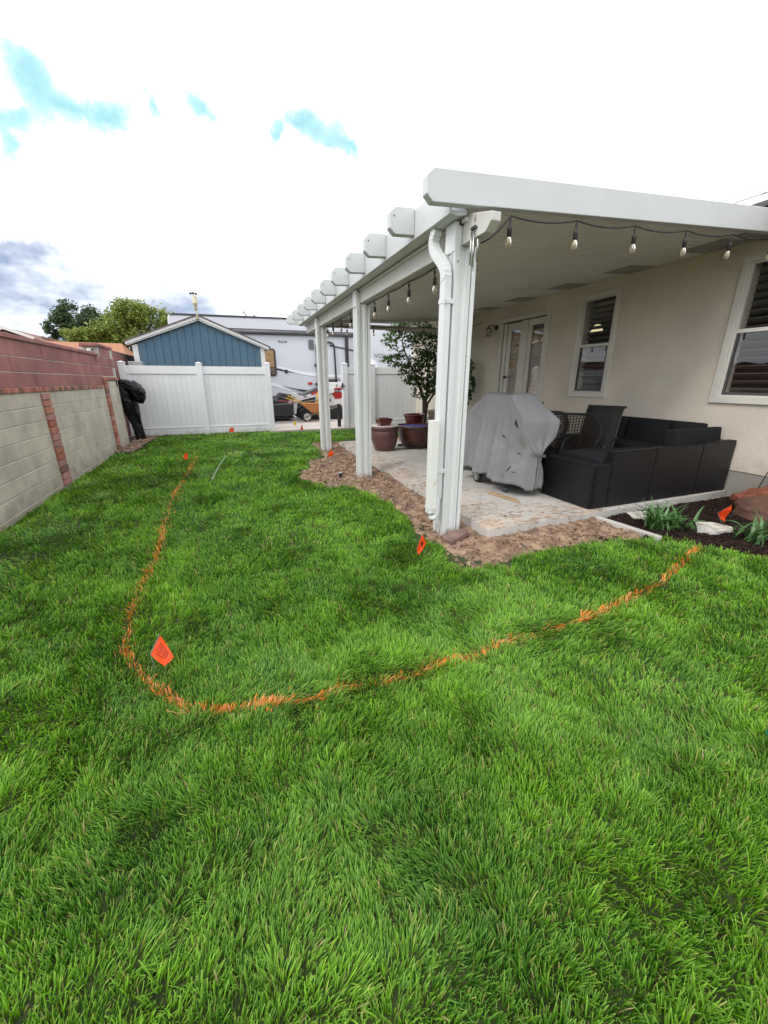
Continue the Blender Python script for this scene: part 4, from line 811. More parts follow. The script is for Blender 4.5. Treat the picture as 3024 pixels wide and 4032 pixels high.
# roof and panels
ROOF = M('roof_shingle', (.10, .085, .08), .95, .3, 20, .6, 50)
def rz_(x): return 3.10+.43*(x-5.45)
rf = part(hs, 'roof', MB().prism([(5.45, rz_(5.45)), (8.05, rz_(8.05)), (10.6, 3.10), (10.6, 3.03), (8.05, rz_(8.05)-.1), (5.45, 3.04)], 'y', -1.4, 13.2), ROOF)
part(rf, 'fascia', MB().box(5.40, 5.45, -1.4, 13.2, 2.98, 3.11), M('brown_fascia', (.13, .07, .06), .6, .1, 5, .05, 40), bev=.004)
part(rf, 'soffit', MB().box(5.45, 6.2, -1.4, 13.2, 2.99, 3.015), TRIM)
PAN = M('solar_glass', (.015, .02, .04), .12, .2, 3, 0, spec=.8, coat=1.0); ALU = M('panel_frame', (.12, .12, .13), .4, .1, 3, 0, metal=.5)
th_ = math.atan(.43)
for j, xm in enumerate((5.90, 6.74, 7.50)):
    for i in range(5):
        yc_ = 1.0+1.72*i; wd = (.80, .80, .66)[j]; L_ = math.hypot(wd, wd*.43)-.08
        p_ = part(rf, 'solar_panel', MB().obox((xm-.04, yc_, rz_(xm)+.06), (L_, 1.68, .03), (0, -th_, 0)), PAN)
        part(p_, 'rail', MB().obox((xm-wd/2+.0, yc_, rz_(xm-wd/2)+.065), (.03, 1.72, .05), (0, -th_, 0)), ALU)
# wall lantern
lt = thing('wall_lantern', (6, 8.4, 2.4), 'small dark glass lantern mounted on the stucco wall left of the doors', 'lantern')
LGL = glassmat('lantern_glass', (.8, .8, .78), .05)
part(lt, 'bracket', MB().lathe([(.05, -.03), (.055, 0)], (6.0, 8.32, 2.58), 12, axis='x').tube([(5.98, 8.32, 2.58), (5.90, 8.38, 2.64), (5.87, 8.44, 2.62)], .01, 6), BLACKM)
part(lt, 'cage', MB().lathe([(.03, 2.60), (.065, 2.575), (.07, 2.565)], (5.87, 8.45, 0), 4).tube([(5.87, 8.45, 2.60), (5.87, 8.45, 2.64)], .012, 6).lathe([(.052, 2.405), (.052, 2.42)], (5.87, 8.45, 0), 4)
     .box(5.915, 5.922, 8.40, 8.41, 2.41, 2.57).tube([(5.825, 8.45, 2.41), (5.805, 8.45, 2.57)], .005, 4).tube([(5.87, 8.50, 2.41), (5.87, 8.515, 2.57)], .005, 4).tube([(5.87, 8.40, 2.41), (5.87, 8.385, 2.57)], .005, 4).tube([(5.915, 8.45, 2.41), (5.935, 8.45, 2.57)], .005, 4), BLACKM)
part(lt, 'glass', MB().lathe([(.047, 2.42), (.062, 2.565)], (5.87, 8.45, 0), 4, cap=False), LGL)

# ================================================================ sofa
def wicker_mat(name, col, sc=17.0, hl=2.2):
    m = bpy.data.materials.new(name); m.use_nodes = True; t = m.node_tree; N = t.nodes; L = t.links.new; b = N['Principled BSDF']; g = N.new('ShaderNodeNewGeometry'); sep = N.new('ShaderNodeSeparateXYZ'); L(g.outputs[0], sep.inputs[0])
    ad = N.new('ShaderNodeMath'); ad.operation = 'ADD'; L(sep.outputs[0], ad.inputs[0]); L(sep.outputs[1], ad.inputs[1]); cb = N.new('ShaderNodeCombineXYZ'); L(ad.outputs[0], cb.inputs[0]); L(sep.outputs[2], cb.inputs[1])
    bt = N.new('ShaderNodeTexBrick'); L(cb.outputs[0], bt.inputs[0]); bt.inputs['Scale'].default_value = sc; bt.inputs['Brick Width'].default_value = .62; bt.inputs['Row Height'].default_value = .34; bt.inputs['Mortar Size'].default_value = .07; bt.inputs['Mortar Smooth'].default_value = .9
    bt.inputs['Color1'].default_value = (*[c*.6 for c in col], 1); bt.inputs['Color2'].default_value = (*[min(1, c*2.2) for c in col], 1); bt.inputs['Mortar'].default_value = (.003, .003, .003, 1)  # lighter second colour paints highlights into the weave
    L(bt.outputs[0], b.inputs['Base Color']); b.inputs['Roughness'].default_value = .5; b.inputs['Specular IOR Level'].default_value = .22; bp = N.new('ShaderNodeBump'); bp.invert = True; bp.inputs['Distance'].default_value = .006; bp.inputs['Strength'].default_value = 1; L(bt.outputs[1], bp.inputs['Height']); L(bp.outputs[0], b.inputs['Normal']); return m
WK = wicker_mat('black_wicker', (.0095, .0097, .0112)); CUS = M('charcoal_cushion', (.014, .0145, .017), .95, .12, 4, .25, 220, spec=.2)
sf = thing('wicker_sofa', (4.8, 3.5, .06), 'black wicker corner sofa with charcoal cushions against the stucco wall', 'sofa')
part(sf, 'chaise_base', MB().prism([(3.62, 3.06), (3.86, 3.06), (3.86, 3.84), (3.62, 3.80)], 'z', .06, .55), WK, bev=.012)
part(sf, 'base', MB().box(3.862, 5.97, 3.16, 3.84, .06, .43), WK, bev=.01)
part(sf, 'base', MB().box(5.2, 5.97, 3.842, 5.3, .06, .43), WK, bev=.01)
for a, b, z1, z2 in ((3.862, 4.52, .685, .69), (4.522, 5.33, .69, .70), (5.332, 5.97, .70, .71)): part(sf, 'back_panel', MB().prism([(a, .06), (b, .06), (b, z2), (a, z1)], 'y', 3.055, 3.158), WK, bev=.01)
part(sf, 'back_panel', MB().box(5.86, 5.968, 3.16, 5.3, .431, .70), WK, bev=.01)
def weave(x0, y0, dx, dy, nx_, ny_, w, z0, z1):
    rh, pl = .0155, .062; nu = int(w/(pl/8)); nv = int((z1-z0)/(rh/4)); u = np.linspace(0, w, nu+1); v = np.linspace(z0, z1, nv+1); U, Vv = np.meshgrid(u, v, indexing='ij')
    row = np.floor((Vv-z0)/rh); fr_ = (Vv-z0)/rh-row; hgt = np.sin(PI*np.clip(fr_, 0, 1))**.7*(.35+.65*(.5+.5*np.cos(2*PI*U/pl+PI*row)))*.0052+.0008
    hgt = hgt*(np.minimum(np.minimum(U, w-U), .01)/.01).clip(0, 1)+.0006
    P = np.stack([x0+dx*U+nx_*hgt, y0+dy*U+ny_*hgt, Vv], 2).reshape(-1, 3); i, j = np.meshgrid(np.arange(nu), np.arange(nv), indexing='ij'); a = (i*(nv+1)+j).ravel()
    np_obj('woven_strands', P, np.stack([a, a+nv+1, a+nv+2, a+1], 1), WKS, parent=sf, smooth=True, kind='stuff')
WKS = M('wicker_strand', (.007, .007, .0085), .4, .3, 30, .1, 200, spec=.33)
weave(3.64, 3.0545, 1, 0, 0, -1, .21, .07, .54); weave(3.875, 3.0545, 1, 0, 0, -1, .64, .07, .68); weave(4.53, 3.0545, 1, 0, 0, -1, .79, .07, .685); weave(5.34, 3.0545, 1, 0, 0, -1, .62, .07, .70); weave(3.6145, 3.79, 0, -1, -1, 0, .72, .07, .54)
def cushion(name, x0, x1, y0, y1, z0, z1, rot_=(0, 0, 0)):
    c = ((x0+x1)/2, (y0+y1)/2, (z0+z1)/2); n = 9; sx_, sy, sz = x1-x0, y1-y0, z1-z0; m = MB(); bm = bmesh.new(); bmesh.ops.create_cube(bm, size=1); bmesh.ops.subdivide_edges(bm, edges=bm.edges, cuts=8, use_grid_fill=True)
    for v in bm.verts:
        u = [2*k for k in v.co]; p = Vector([k for k in v.co]); bulge = 1
        f = [1-abs(k)**3.6 for k in u]; th = min((sx_, sy, sz)); ax = [sx_, sy, sz].index(th)
        o1, o2 = [i for i in range(3) if i != ax]; p[ax] *= .80+.24*f[o1]*f[o2]+.02*math.sin(7*u[o1]+3*u[o2]+x0*9)
        for o in (o1, o2): p[o] *= .985+.02*(1-abs(u[ax])**2)
        q = Vector((p[0]*sx_, p[1]*sy, p[2]*sz)); q = Euler(rot_).to_matrix() @ q; v.co = q+Vector(c)
    m.v = [tuple(v.co) for v in bm.verts]; bm.verts.index_update(); m.f = [tuple(v.index for v in f.verts) for f in bm.faces]; bm.free()
    o = part(sf, name, m, CUS, smooth=True); return o
cushion('seat_cushion', 3.80, 4.52, 3.17, 3.82, .43, .61); cushion('seat_cushion', 4.53, 5.24, 3.17, 3.82, .43, .58); cushion('seat_cushion', 5.25, 5.86, 3.17, 3.82, .43, .58)
cushion('seat_cushion', 5.22, 5.86, 3.83, 4.5, .43, .58); cushion('seat_cushion', 5.22, 5.86, 4.51, 5.2, .43, .58)
cushion('back_cushion', 5.02, 5.86, 3.165, 3.36, .55, .86, (-.10, 0, 0))
for a, b in ((3.37, 3.72), (3.735, 4.37), (4.385, 5.02)): cushion('back_cushion', 5.64, 5.86, a, b, .50, .90, (0, .14, 0))
# ================================================================ chairs
SLG = M('sling_mesh', (.013, .0115, .0095), .8, .15, 10, .3, 300)
def sling_chair(loc, rz, lab):
    t = thing('sling_chair', loc, lab, 'chair', 'black sling patio chairs', rz=rz)
    # local: seat faces +y ; back leans to -y
    P = [(-.30, .98), (-.255, .955), (-.22, .88), (-.16, .62), (-.12, .42), (-.05, .40), (.40, .42), (.44, .40)]
    m = MB(); rows = [[(x, a, b) for x in (-.215, -.1, 0, .1, .215)] for a, b in [(-.34, 1.02), (-.30, 1.0), (-.262, .95), (-.235, .86), (-.19, .70), (-.14, .52), (-.08, .42), (.1, .40), (.3, .415), (.44, .40)]]
    part(t, 'sling', m.grid(rows), SLG, smooth=True, local=True).modifiers.new('s', 'SOLIDIFY').thickness = .006
    for s in (-1, 1):
        part(t, 'side_frame', MB().tube([(s*.225, -.34, 1.02), (s*.225, -.275, .98), (s*.225, -.24, .86), (s*.225, -.14, .50), (s*.225, -.08, .41), (s*.225, .42, .41)], .014, 8), BLACKM, smooth=True, local=True)
        part(t, 'arm', MB().tube([(s*.25, -.2, .62), (s*.26, 0, .63), (s*.26, .25, .60), (s*.26, .33, .54), (s*.26, .36, .02)], .014, 8), BLACKM, smooth=True, local=True)
        part(t, 'leg', MB().tube([(s*.27, -.15, .5), (s*.28, -.3, .02)], .014, 8), BLACKM, local=True)
    part(t, 'top_bar', MB().tube([(-.25, -.345, 1.02), (.25, -.345, 1.02)], .016, 8), BLACKM, local=True)
    return t
def wicker_chair(loc, rz, lab):
    t = thing('wicker_chair', loc, lab, 'chair', 'black wicker barrel chairs', rz=rz)
    def prof(a):      # a: 0 at back centre .. 1 arm front
        return .92-.30*min(1, max(0, (a-.28)/.5))**1.2
    n = 40; rim = []; wv = MB()
    def ptn(k, z):
        a = (k/n*2-1); th = a*R(118); fl = .02+.10*max(0, z-.42)/.5; rr = .29+fl; y = -rr*math.cos(th)*(1.0); x = rr*math.sin(th)
        if abs(a) > .8: y += (abs(a)-.8)*.5
        return (x, y, z)
    tops = [prof(abs(k/n*2-1)) for k in range(n+1)]
    part(t, 'top_rail', MB().tube([ptn(k, tops[k]) for k in range(n+1)], .014, 8), BLACKM, smooth=True, local=True)
    for k in range(0, n+1): wv.tube([ptn(k, .40+(tops[k]-.40)*j/6) for j in range(7)], .0055, 4, False)
    lv = np.linspace(.42, .9, 24)
    for z in lv:
        run = []
        for k in range(n+1):
            if tops[k] > z: run.append(ptn(k, z))
            else:
                if len(run) > 1: wv.tube(run, .006, 4, False)
                run = []
        if len(run) > 1: wv.tube(run, .004, 4, False)
    part(t, 'woven_back', wv, M('espresso_wicker', (.03, .024, .02), .45, .2, 20, 0), local=True)
    part(t, 'seat', MB().lathe([(.27, .36), (.30, .37), (.30, .41), (.27, .43)], (0, 0, 0), 24), WK, local=True)
    part(t, 'apron', MB().lathe([(.29, .10), (.295, .36)], (0, 0, 0), 24, cap=False), WK, local=True)
    for x, y in ((-.2, -.2), (.2, -.2), (-.2, .2), (.2, .2)): part(t, 'leg', MB().tube([(x, y, .1), (x*1.08, y*1.08, 0)], .018, 8), BLACKM, local=True)
    return t
wicker_chair((4.28, 4.10, .06), R(132), 'black wicker barrel chair nearest the sofa end')
wicker_chair((4.22, 4.62, .06), R(124), 'black wicker barrel chair half hidden between the grill and nearer wicker chair')
sling_chair((4.64, 4.05, .06), R(112), 'tall black sling chair between wicker chair and sofa cushions')
sling_chair((4.35, 5.3, .06), R(112), 'black sling chair peeking over the top right of the grill cover')

# ================================================================ covered grill
gr = thing('covered_grill', (3.42, 4.25, .06), 'barbecue grill on wheels under a loose torn grey fabric cover', 'grill')
CLO = M('grey_cover_cloth', (.235, .235, .24), .85, .07, 2.5, .3, 260)
def cover():
    per = []     # perimeter parametrisation: x,y unit rectangle, start at corner (x0,y0) near-left
    x0, x1, y0, y1 = 3.14, 3.66, 3.68, 4.93; nx, ny, r = 26, 60, .05
    for i in range(ny): per.append((0, 1-i/ny))          # front(left) side, far -> near
    for i in range(nx): per.append((i/nx, 0))
    for i in range(ny): per.append((1, i/ny))
    for i in range(nx): per.append((1-i/nx, 1))
    n = len(per); lv = np.linspace(0, 1, 34); P = []
    for k, (u, v) in enumerate(per):
        row = []
        side = 0 if k < ny else (1 if k < ny+nx else (2 if k < 2*ny+nx else 3)); s = k/n
        for t in lv:
            z = .20+.78*min(t/.66, 1); f = max(0, (t-.66)/.34)      # f: shoulder -> top
            zt = 1.285
            X = x0+(x1-x0)*u; Y = y0+(y1-y0)*v
            if f > 0:
                sm = 1-(1-f)**1.0; yy0, yy1 = y0+(3.98-y0)*sm, y1+(4.50-y1)*sm; Y = yy0+(yy1-yy0)*v; X = (x0+.012*sm)+((x1-.16*sm)-(x0+.012*sm))*u; z = .98+(zt-.98)*sm
                z -= .035*(abs(u-.5)*2)**6*f
            low = max(0, 1-t/.66)
            # hem flare and sag
            X += (-.05 if u == 0 else .03*u)*low*(1 if side == 0 else .6)
            if side == 0: X += .050*min(1, low*1.6+.15)*(1-f)*math.sin(v*27+.8*math.sin(v*27+z)+1.5*math.sin(v*5)+z*.8)*min(1, v*2.2) + .008*math.sin(v*75+z*3)*(low**.5 if low > 0 else 0)
            if side in (1, 3): Y += (.012*math.sin(u*14+z*5))*low
            # strap gather on the near end
            gth = math.exp(-((z-.57)/.17)**2)+.75*(1 if z < .57 else 0)*(1-math.exp(-((z-.57)/.17)**2)) if t < .66 else math.exp(-((z-.57)/.17)**2)
            near = max(0, 1-v/.30)**1.0; gx = 3.40+.02*math.sin(z*9)
            X = X+(gx-X)*near*gth*(.80 if side != 0 else .62*near)
            if side == 1: Y += -.03*math.cos((u-.5)*PI)*gth*.5+.035*math.cos(u*PI*6)*gth*.7
            hem = .03*math.sin(v*3+u*2)+.02*math.sin(v*17)+(.10*(1-v)*0 if side == 0 else 0)
            if low > 0: z = z+(hem-.02+(.05*v if side == 0 else (-.04 if side == 1 else 0)))*low
            if side in (0, 1):
                dy_, dz_ = (Y-3.68)+(X-3.14)*.5*(side == 1), z-.58; rr_ = math.hypot(dy_, dz_)+.05; an_ = math.atan2(dz_, dy_+.03); rad_ = .014*math.sin(an_*11+2*math.sin(an_*3))*math.exp(-rr_/.28)*min(1, rr_/.08)
                X += -rad_ if side == 0 else 0; Y += -rad_ if side == 1 else 0
            wr = (vn(Y*9+3, z*6, 7)-.5)*.009+(vn(Y*24, z*7+X*20, 9)-.5)*.008
            X += float(wr)*(1 if u < .5 else -1)*(1-f*.7); Y += float(vn(X*11, z*7, 11)-.5)*.016
            row.append((X, Y, z))
        P.append(row)
    m = MB().grid(P, closeu=True); base = len(m.v)
    # top patch
    nv = len(lv); rim = [k*nv+nv-1 for k in range(n)]
    L = rim[:ny+1]; Rr = [rim[(2*ny+nx-i) % n] for i in range(ny+1)]
    rows = []
    for i in range(ny+1):
        a = Vector(m.v[L[i]]); b = Vector(m.v[Rr[i]]); ids = [L[i]]
        for j in range(1, 9):
            t = j/9
            if 0 < i < ny: q = a.lerp(b, t); m.v.append((q.x, q.y, q.z+.012*math.sin(PI*t)+.006*math.sin(i*.5+j))); ids.append(len(m.v)-1)
            else:
                seg = rim[ny:ny+nx+1] if i == ny else [rim[(2*ny+2*nx-q) % n] for q in range(nx+1)]
                ids.append(seg[round(t*nx)])
        ids.append(Rr[i]); rows.append(ids)
    for i in range(ny):
        for j in range(9):
            f = (rows[i][j], rows[i+1][j], rows[i+1][j+1], rows[i][j+1])
            if len(set(f)) == 4: m.f.append(f)
    return m
cv = part(gr, 'cover', cover(), CLO, smooth=True, fixn=True)
ss_ = cv.modifiers.new('solid', 'SOLIDIFY'); ss_.thickness = .004
part(cv, 'strap', MB().obox((3.37, 3.625, .585), (.17, .008, .03), (0, .12, 0)), M('dark_strap', (.10, .10, .105), .7, .1, 5, 0), bev=.002)
TEAR = M('torn_dark_lining', (.02, .02, .022), .9, .1, 5, 0)
import mathutils
def on_cover(x_dir, pts):     # small torn patches laid on the cloth by ray cast
    pass
from mathutils.bvhtree import BVHTree
_cvm = cover(); _tree = BVHTree.FromPolygons([Vector(v) for v in _cvm.v], _cvm.f)
def tear(y, z, w, h, ang=0, side='x', seed=1):
    rr = random.Random(seed); m = MB(); vs = []; n = 9
    for i in range(n):
        a = 2*PI*i/n; q = (.5+.5*rr.random()); u, v = math.cos(a)*w*q, math.sin(a)*h*q; u, v = u*math.cos(ang)-v*math.sin(ang), u*math.sin(ang)+v*math.cos(ang)
        if side == 'x': o, d = Vector((2.5, y+u, z+v)), Vector((1, 0, 0))
        else: o, d = Vector((y+u, 3.0, z+v)), Vector((0, 1, 0))
        hit = _tree.ray_cast(o, d)
        if hit[0] is None: return
        vs.append(hit[0]-d*.007)
    m.add(vs+[v+Vector((.003, .003, 0)) for v in vs], [tuple(range(n)), tuple(range(n, 2*n))[::-1]]+[(i, i+n, (i+1) % n+n, (i+1) % n) for i in range(n)]); part(cv, 'tear', m, TEAR)
for i, a in enumerate([(3.80, .93, .045, .018, .9), (3.83, .96, .02, .04, .3), (4.0, .78, .028, .012, .4), (4.08, .93, .014, .006, 0), (3.78, .60, .03, .006, .2), (3.86, .40, .008, .05, .5), (3.80, .37, .03, .005, .1), (4.12, .55, .02, .004, .3), (4.2, .84, .02, .005, 0), (4.16, .68, .006, .03, .2), (3.95, .30, .03, .004, -.3), (4.22, .36, .018, .004, .2)]): tear(*a, seed=i)
part(cv, 'seam', MB().tube([(3.13+.02*math.sin(i), 4.0+.26*(1-i/12)**1.0*1.0-.0, .26+(1.0)*i/12*.72) for i in range(2)], .001, 3), CLO)
part(gr, 'frame', MB().box(3.20, 3.60, 4.02, 4.62, .17, .23).box(3.22, 3.26, 3.98, 4.02, .13, .9).box(3.55, 3.6, 3.98, 4.02, .13, .9).box(3.22, 3.26, 4.56, 4.60, .13, .9), DKPL, bev=.005)
part(gr, 'firebox', MB().box(3.24, 3.6, 3.85, 4.85, .55, .95), DKPL)
for q in ((3.20, 4.60), (3.60, 4.60)):
    wl_ = part(gr, 'wheel', MB().lathe([(.05, -.025), (.085, -.022), (.09, 0), (.085, .022), (.05, .025)], (q[0], q[1], .15), 20, axis='x'), RUB, smooth=True)
    part(wl_, 'hub', MB().lathe([(.055, -.028), (.06, -.026), (.06, .026), (.055, .028)], (q[0], q[1], .15), 16, axis='x'), M('grey_hub', (.22, .23, .23), .5, .1, 5, 0))
for q in ((3.22, 4.0), (3.58, 4.0)):
    cs_ = part(gr, 'caster', MB().lathe([(.02, -.018), (.038, -.016), (.042, 0), (.038, .016), (.02, .018)], (q[0], q[1], .102), 14, axis='x').lathe([(.02, -.028), (.036, -.026), (.036, -.02)], (q[0], q[1], .102), 12, axis='x'), M('caster_grey', (.06, .065, .07), .5, .1, 5, 0), smooth=True)
    part(cs_, 'fork', MB().box(q[0]-.028, q[0]+.028, q[1]-.015, q[1]+.03, .14, .17), BLACKM, bev=.003)
sm = thing('wood_shim', (3.03, 3.78, .06), 'split light wood stick lying on the slab in front of the grill', 'wood piece')
part(sm, 'stick', MB().prism([(-.03, -.24), (0, -.25), (.025, .2), (.0, .26), (-.015, .24)], 'z', .0, .022), M('raw_wood', (.42, .29, .17), .8, .2, 6, .3, 60, stretch=(8, 1, 8)), bev=.003, local=True); sm.rotation_euler.z = R(12)
part(sm, 'splinter', MB().prism([(-.01, -.2), (.02, -.2), (.03, .22), (.01, .22)], 'z', .022, .035), MC['raw_wood'], bev=.002, local=True)

# ================================================================ pots
def glaze(n, c, r=.25, c2=None): return M(n, c, r, .15, 5, .08, 30, col2=c2, c2=.55, coat=.3)
G_BR = glaze('brown_plum_glaze', (.085, .032, .03), .45, (.115, .058, .052)); G_DK = glaze('dark_brown_glaze', (.055, .018, .012), .28, (.085, .03, .018)); G_RD = glaze('deep_red_glaze', (.13, .012, .012), .22, (.07, .01, .012)); G_TN = M('tan_clay', (.33, .26, .20), .8, .12, 6, .3, 80)
SOIL = MC['mulch_soil']
p1 = thing('lidded_jar', (2.96, 7.62, .06), 'tall plum brown glazed jar topped with a pale round lid', 'pot')
part(p1, 'body', MB().lathe([(.19, .06), (.205, .075), (.255, .22), (.272, .36), (.268, .45), (.255, .475), (.278, .485), (.285, .52), (.278, .545), (.25, .545)], (2.96, 7.62, 0), 40), G_BR, smooth=True)
part(p1, 'lid', MB().lathe([(.01, .548), (.29, .548), (.296, .556), (.29, .568), (.01, .570)], (2.96, 7.62, 0), 40), M('pale_stone_lid', (.55, .50, .47), .5, .12, 4, .1, 60))
sq = thing('square_planter', (2.92, 7.56, .57), 'small square deep red planter standing on the jar lid', 'pot')
def sqp(a, z0, b, z1, c, cy_): return [(c+s*q, cy_+t*q, z) for z, q in ((z0, a), (z1, b)) for s, t in ((-1, -1), (1, -1), (1, 1), (-1, 1))]
part(sq, 'body', MB().add(sqp(.105, .575, .13, .68, 2.92, 7.56), [(3, 2, 1, 0), (0, 1, 5, 4), (1, 2, 6, 5), (2, 3, 7, 6), (3, 0, 4, 7)]), G_RD, bev=.006)
part(sq, 'rim', MB().box(2.78, 3.06, 7.42, 7.445, .68, .71).box(2.78, 3.06, 7.675, 7.70, .68, .71).box(2.78, 2.805, 7.446, 7.674, .68, .71).box(3.035, 3.06, 7.446, 7.674, .68, .71), G_RD, bev=.004)
part(sq, 'soil', MB().box(2.80, 3.04, 7.44, 7.68, .675, .685), SOIL)
p2 = thing('fire_bowl', (3.72, 7.75, .06), 'wide dark brown glazed bowl filled with blue glass', 'bowl')
part(p2, 'body', MB().lathe([(.26, .10), (.28, .11), (.36, .30), (.40, .46), (.415, .485), (.43, .49), (.435, .52), (.42, .53), (.395, .525), (.385, .48), (.1, .47)], (3.72, 7.75, 0), 44), G_DK, smooth=True)
part(p2, 'stand', MB().box(3.42, 4.02, 7.50, 7.53, .06, .098).box(3.42, 4.02, 7.98, 8.01, .06, .098), BLACKM)
x, y = pts_in(1600, 3.34, 4.1, 7.37, 8.13, lambda x, y: np.hypot(x-3.72, y-7.75) < .385)
clods('glass_chips', x, y, np.full(len(x), .488)+.012*vn(x*20, y*20, 3), RNG.uniform(.008, .016, len(x)), M('blue_glass', (.03, .035, .30), .1, .5, 60, 0, col2=(.16, .13, .40), c2=.5), parent=p2, kind='stuff')
def pot(name, loc, pr3, m, lab, tilt=(0, 0, 0), n=32, soil=None):
    t = thing(name, loc, lab, 'pot'); t.rotation_euler = tilt; part(t, 'body', MB().lathe(pr3, n=n), m, smooth=True, local=True)
    if soil: part(t, 'soil', MB().lathe([(.01, soil[1]), (soil[0], soil[1])], n=20), SOIL, local=True)
    return t
blk = single('paver_stack', MB().box(3.75, 4.5, 8.3, 8.75, .06, .45), M('orange_clay', (.36, .17, .10), .9, .15, 4, .3, 60), (4.1, 8.5, .06), 'stacked orange clay blocks behind the fire bowl holding up pots', 'blocks', bev=.02)
pot('round_planter', (4.02, 8.45, .45), [(.17, .02), (.18, .03), (.225, .2), (.235, .21), (.25, .215), (.25, .245), (.23, .245), (.215, .21), (.05, .12)], G_RD, 'wide deep red round planter behind the blue glass bowl', (0, -.04, 0))
pot('round_planter', (4.33, 8.12, .06), [(.11, .02), (.15, .40), (.165, .41), (.165, .44), (.15, .44), (.14, .41), (.02, .3)], G_RD, 'narrow deep red pot below the tan pot')
pot('clay_pot', (4.44, 8.28, .55), [(.10, .0), (.11, .01), (.14, .17), (.155, .18), (.16, .23), (.145, .235), (.135, .20), (.02, .16)], G_TN, 'tan clay pot with dark rim, highest of the pots', soil=(.135, .20))
single('pot_pedestal', MB().box(4.36, 4.55, 8.2, 8.4, .06, .55), CONC, (4.45, 8.3, .06), 'concrete block under the tan clay pot', 'block', bev=.01)
# fallen cable near pots
single('power_cord', MB().tube([(3.12, 7.55, .068), (3.3, 7.62, .066), (3.5, 7.55, .066), (3.75, 7.38, .068), (3.95, 7.3, .068)], .008, 6), CAB, (3.5, 7.5, .06), 'black cord lying on the slab between jar and fire bowl', 'cord', smooth=True)
# wrought iron stand
iro = thing('iron_plant_stand', (4.25, 6.45, .06), 'black wrought iron scroll stand left of the covered grill', 'plant stand')
IY = 6.45
def arc(cx, cz, r, a0, a1, n=18, y=IY): return [(cx+r*math.cos(R(a0+(a1-a0)*i/n)), y, cz+r*math.sin(R(a0+(a1-a0)*i/n))) for i in range(n+1)]
im = MB()
for pts in (arc(4.02, .48, .28, -90, 90), arc(4.10, .62, .10, 0, 340), arc(4.10, .36, .09, 20, 330), [(3.85, IY, .20), (4.3, IY, .20)], [(3.85, IY, .76), (4.3, IY, .76)], [(4.3, IY, .06), (4.3, IY, .95)], [(3.86, IY, .06), (3.86, IY, .80)]): im.tube(pts, .011, 6)
part(iro, 'scroll_frame', im, BLACKM, smooth=True)
part(iro, 'shelf', MB().box(3.86, 4.4, IY+.01, IY+.35, .13, .15), BLACKM)
for q in ((3.88, IY+.33), (4.38, IY+.33)): part(iro, 'leg', MB().tube([(q[0], q[1], .06), (q[0], q[1], .15)], .01, 6), BLACKM)

# ================================================================ vegetation
def leaf_cloud(centers, size, tone, up=.35, seed=1, fold=True):
    rg = np.random.default_rng(seed); n = len(centers); nrm = rg.normal(size=(n, 3)); nrm[:, 2] = np.abs(nrm[:, 2])+up; nrm /= np.linalg.norm(nrm, axis=1)[:, None]
    t = rg.normal(size=(n, 3)); t -= nrm*(t*nrm).sum(1)[:, None]; t /= np.linalg.norm(t, axis=1)[:, None]; b = np.cross(nrm, t); s = (size*rg.uniform(.6, 1.35, n))[:, None]
    V = np.stack([centers-t*s, centers+b*s*.52-nrm*s*.12, centers+t*s, centers-b*s*.52-nrm*s*.12], 1)
    V[:, 0] += 0; F = np.arange(4*n).reshape(-1, 4); c = tone*rg.uniform(.65, 1.4, (n, 1)); return V.reshape(-1, 3), F, np.repeat(c, 4, 0)
LEAF = leafmat('tree_leaf', rough=.45, tr=.3)
BARK = M('bark', (.10, .075, .055), .95, .3, 12, .6, 60)
def branchy(mb, p, d, L, r, depth, tips, rg, spread=.6, up=.15):
    pts = [p]; q = Vector(p); dd = Vector(d).normalized(); n = 4
    for i in range(n): dd = (dd+Vector((rg.normal()*.12, rg.normal()*.12, rg.normal()*.06+up*.2))).normalized(); q = q+dd*L/n; pts.append(q.copy())
    mb.tube(pts, [r*(1-.45*i/n) for i in range(n+1)], 6, False)
    if depth <= 1: tips += [(pts[2], r), (pts[3], r), (pts[4], r)]
    if depth == 0: return
    for k in range(int(rg.integers(2, 4))):
        ax = Vector((rg.normal(), rg.normal(), rg.normal()*.5)).normalized(); nd_ = (dd+ax*spread).normalized(); nd_.z += up; branchy(mb, pts[int(rg.integers(2, 5))], nd_, L*rg.uniform(.6, .85), r*.55, depth-1, tips, rg, spread, up)
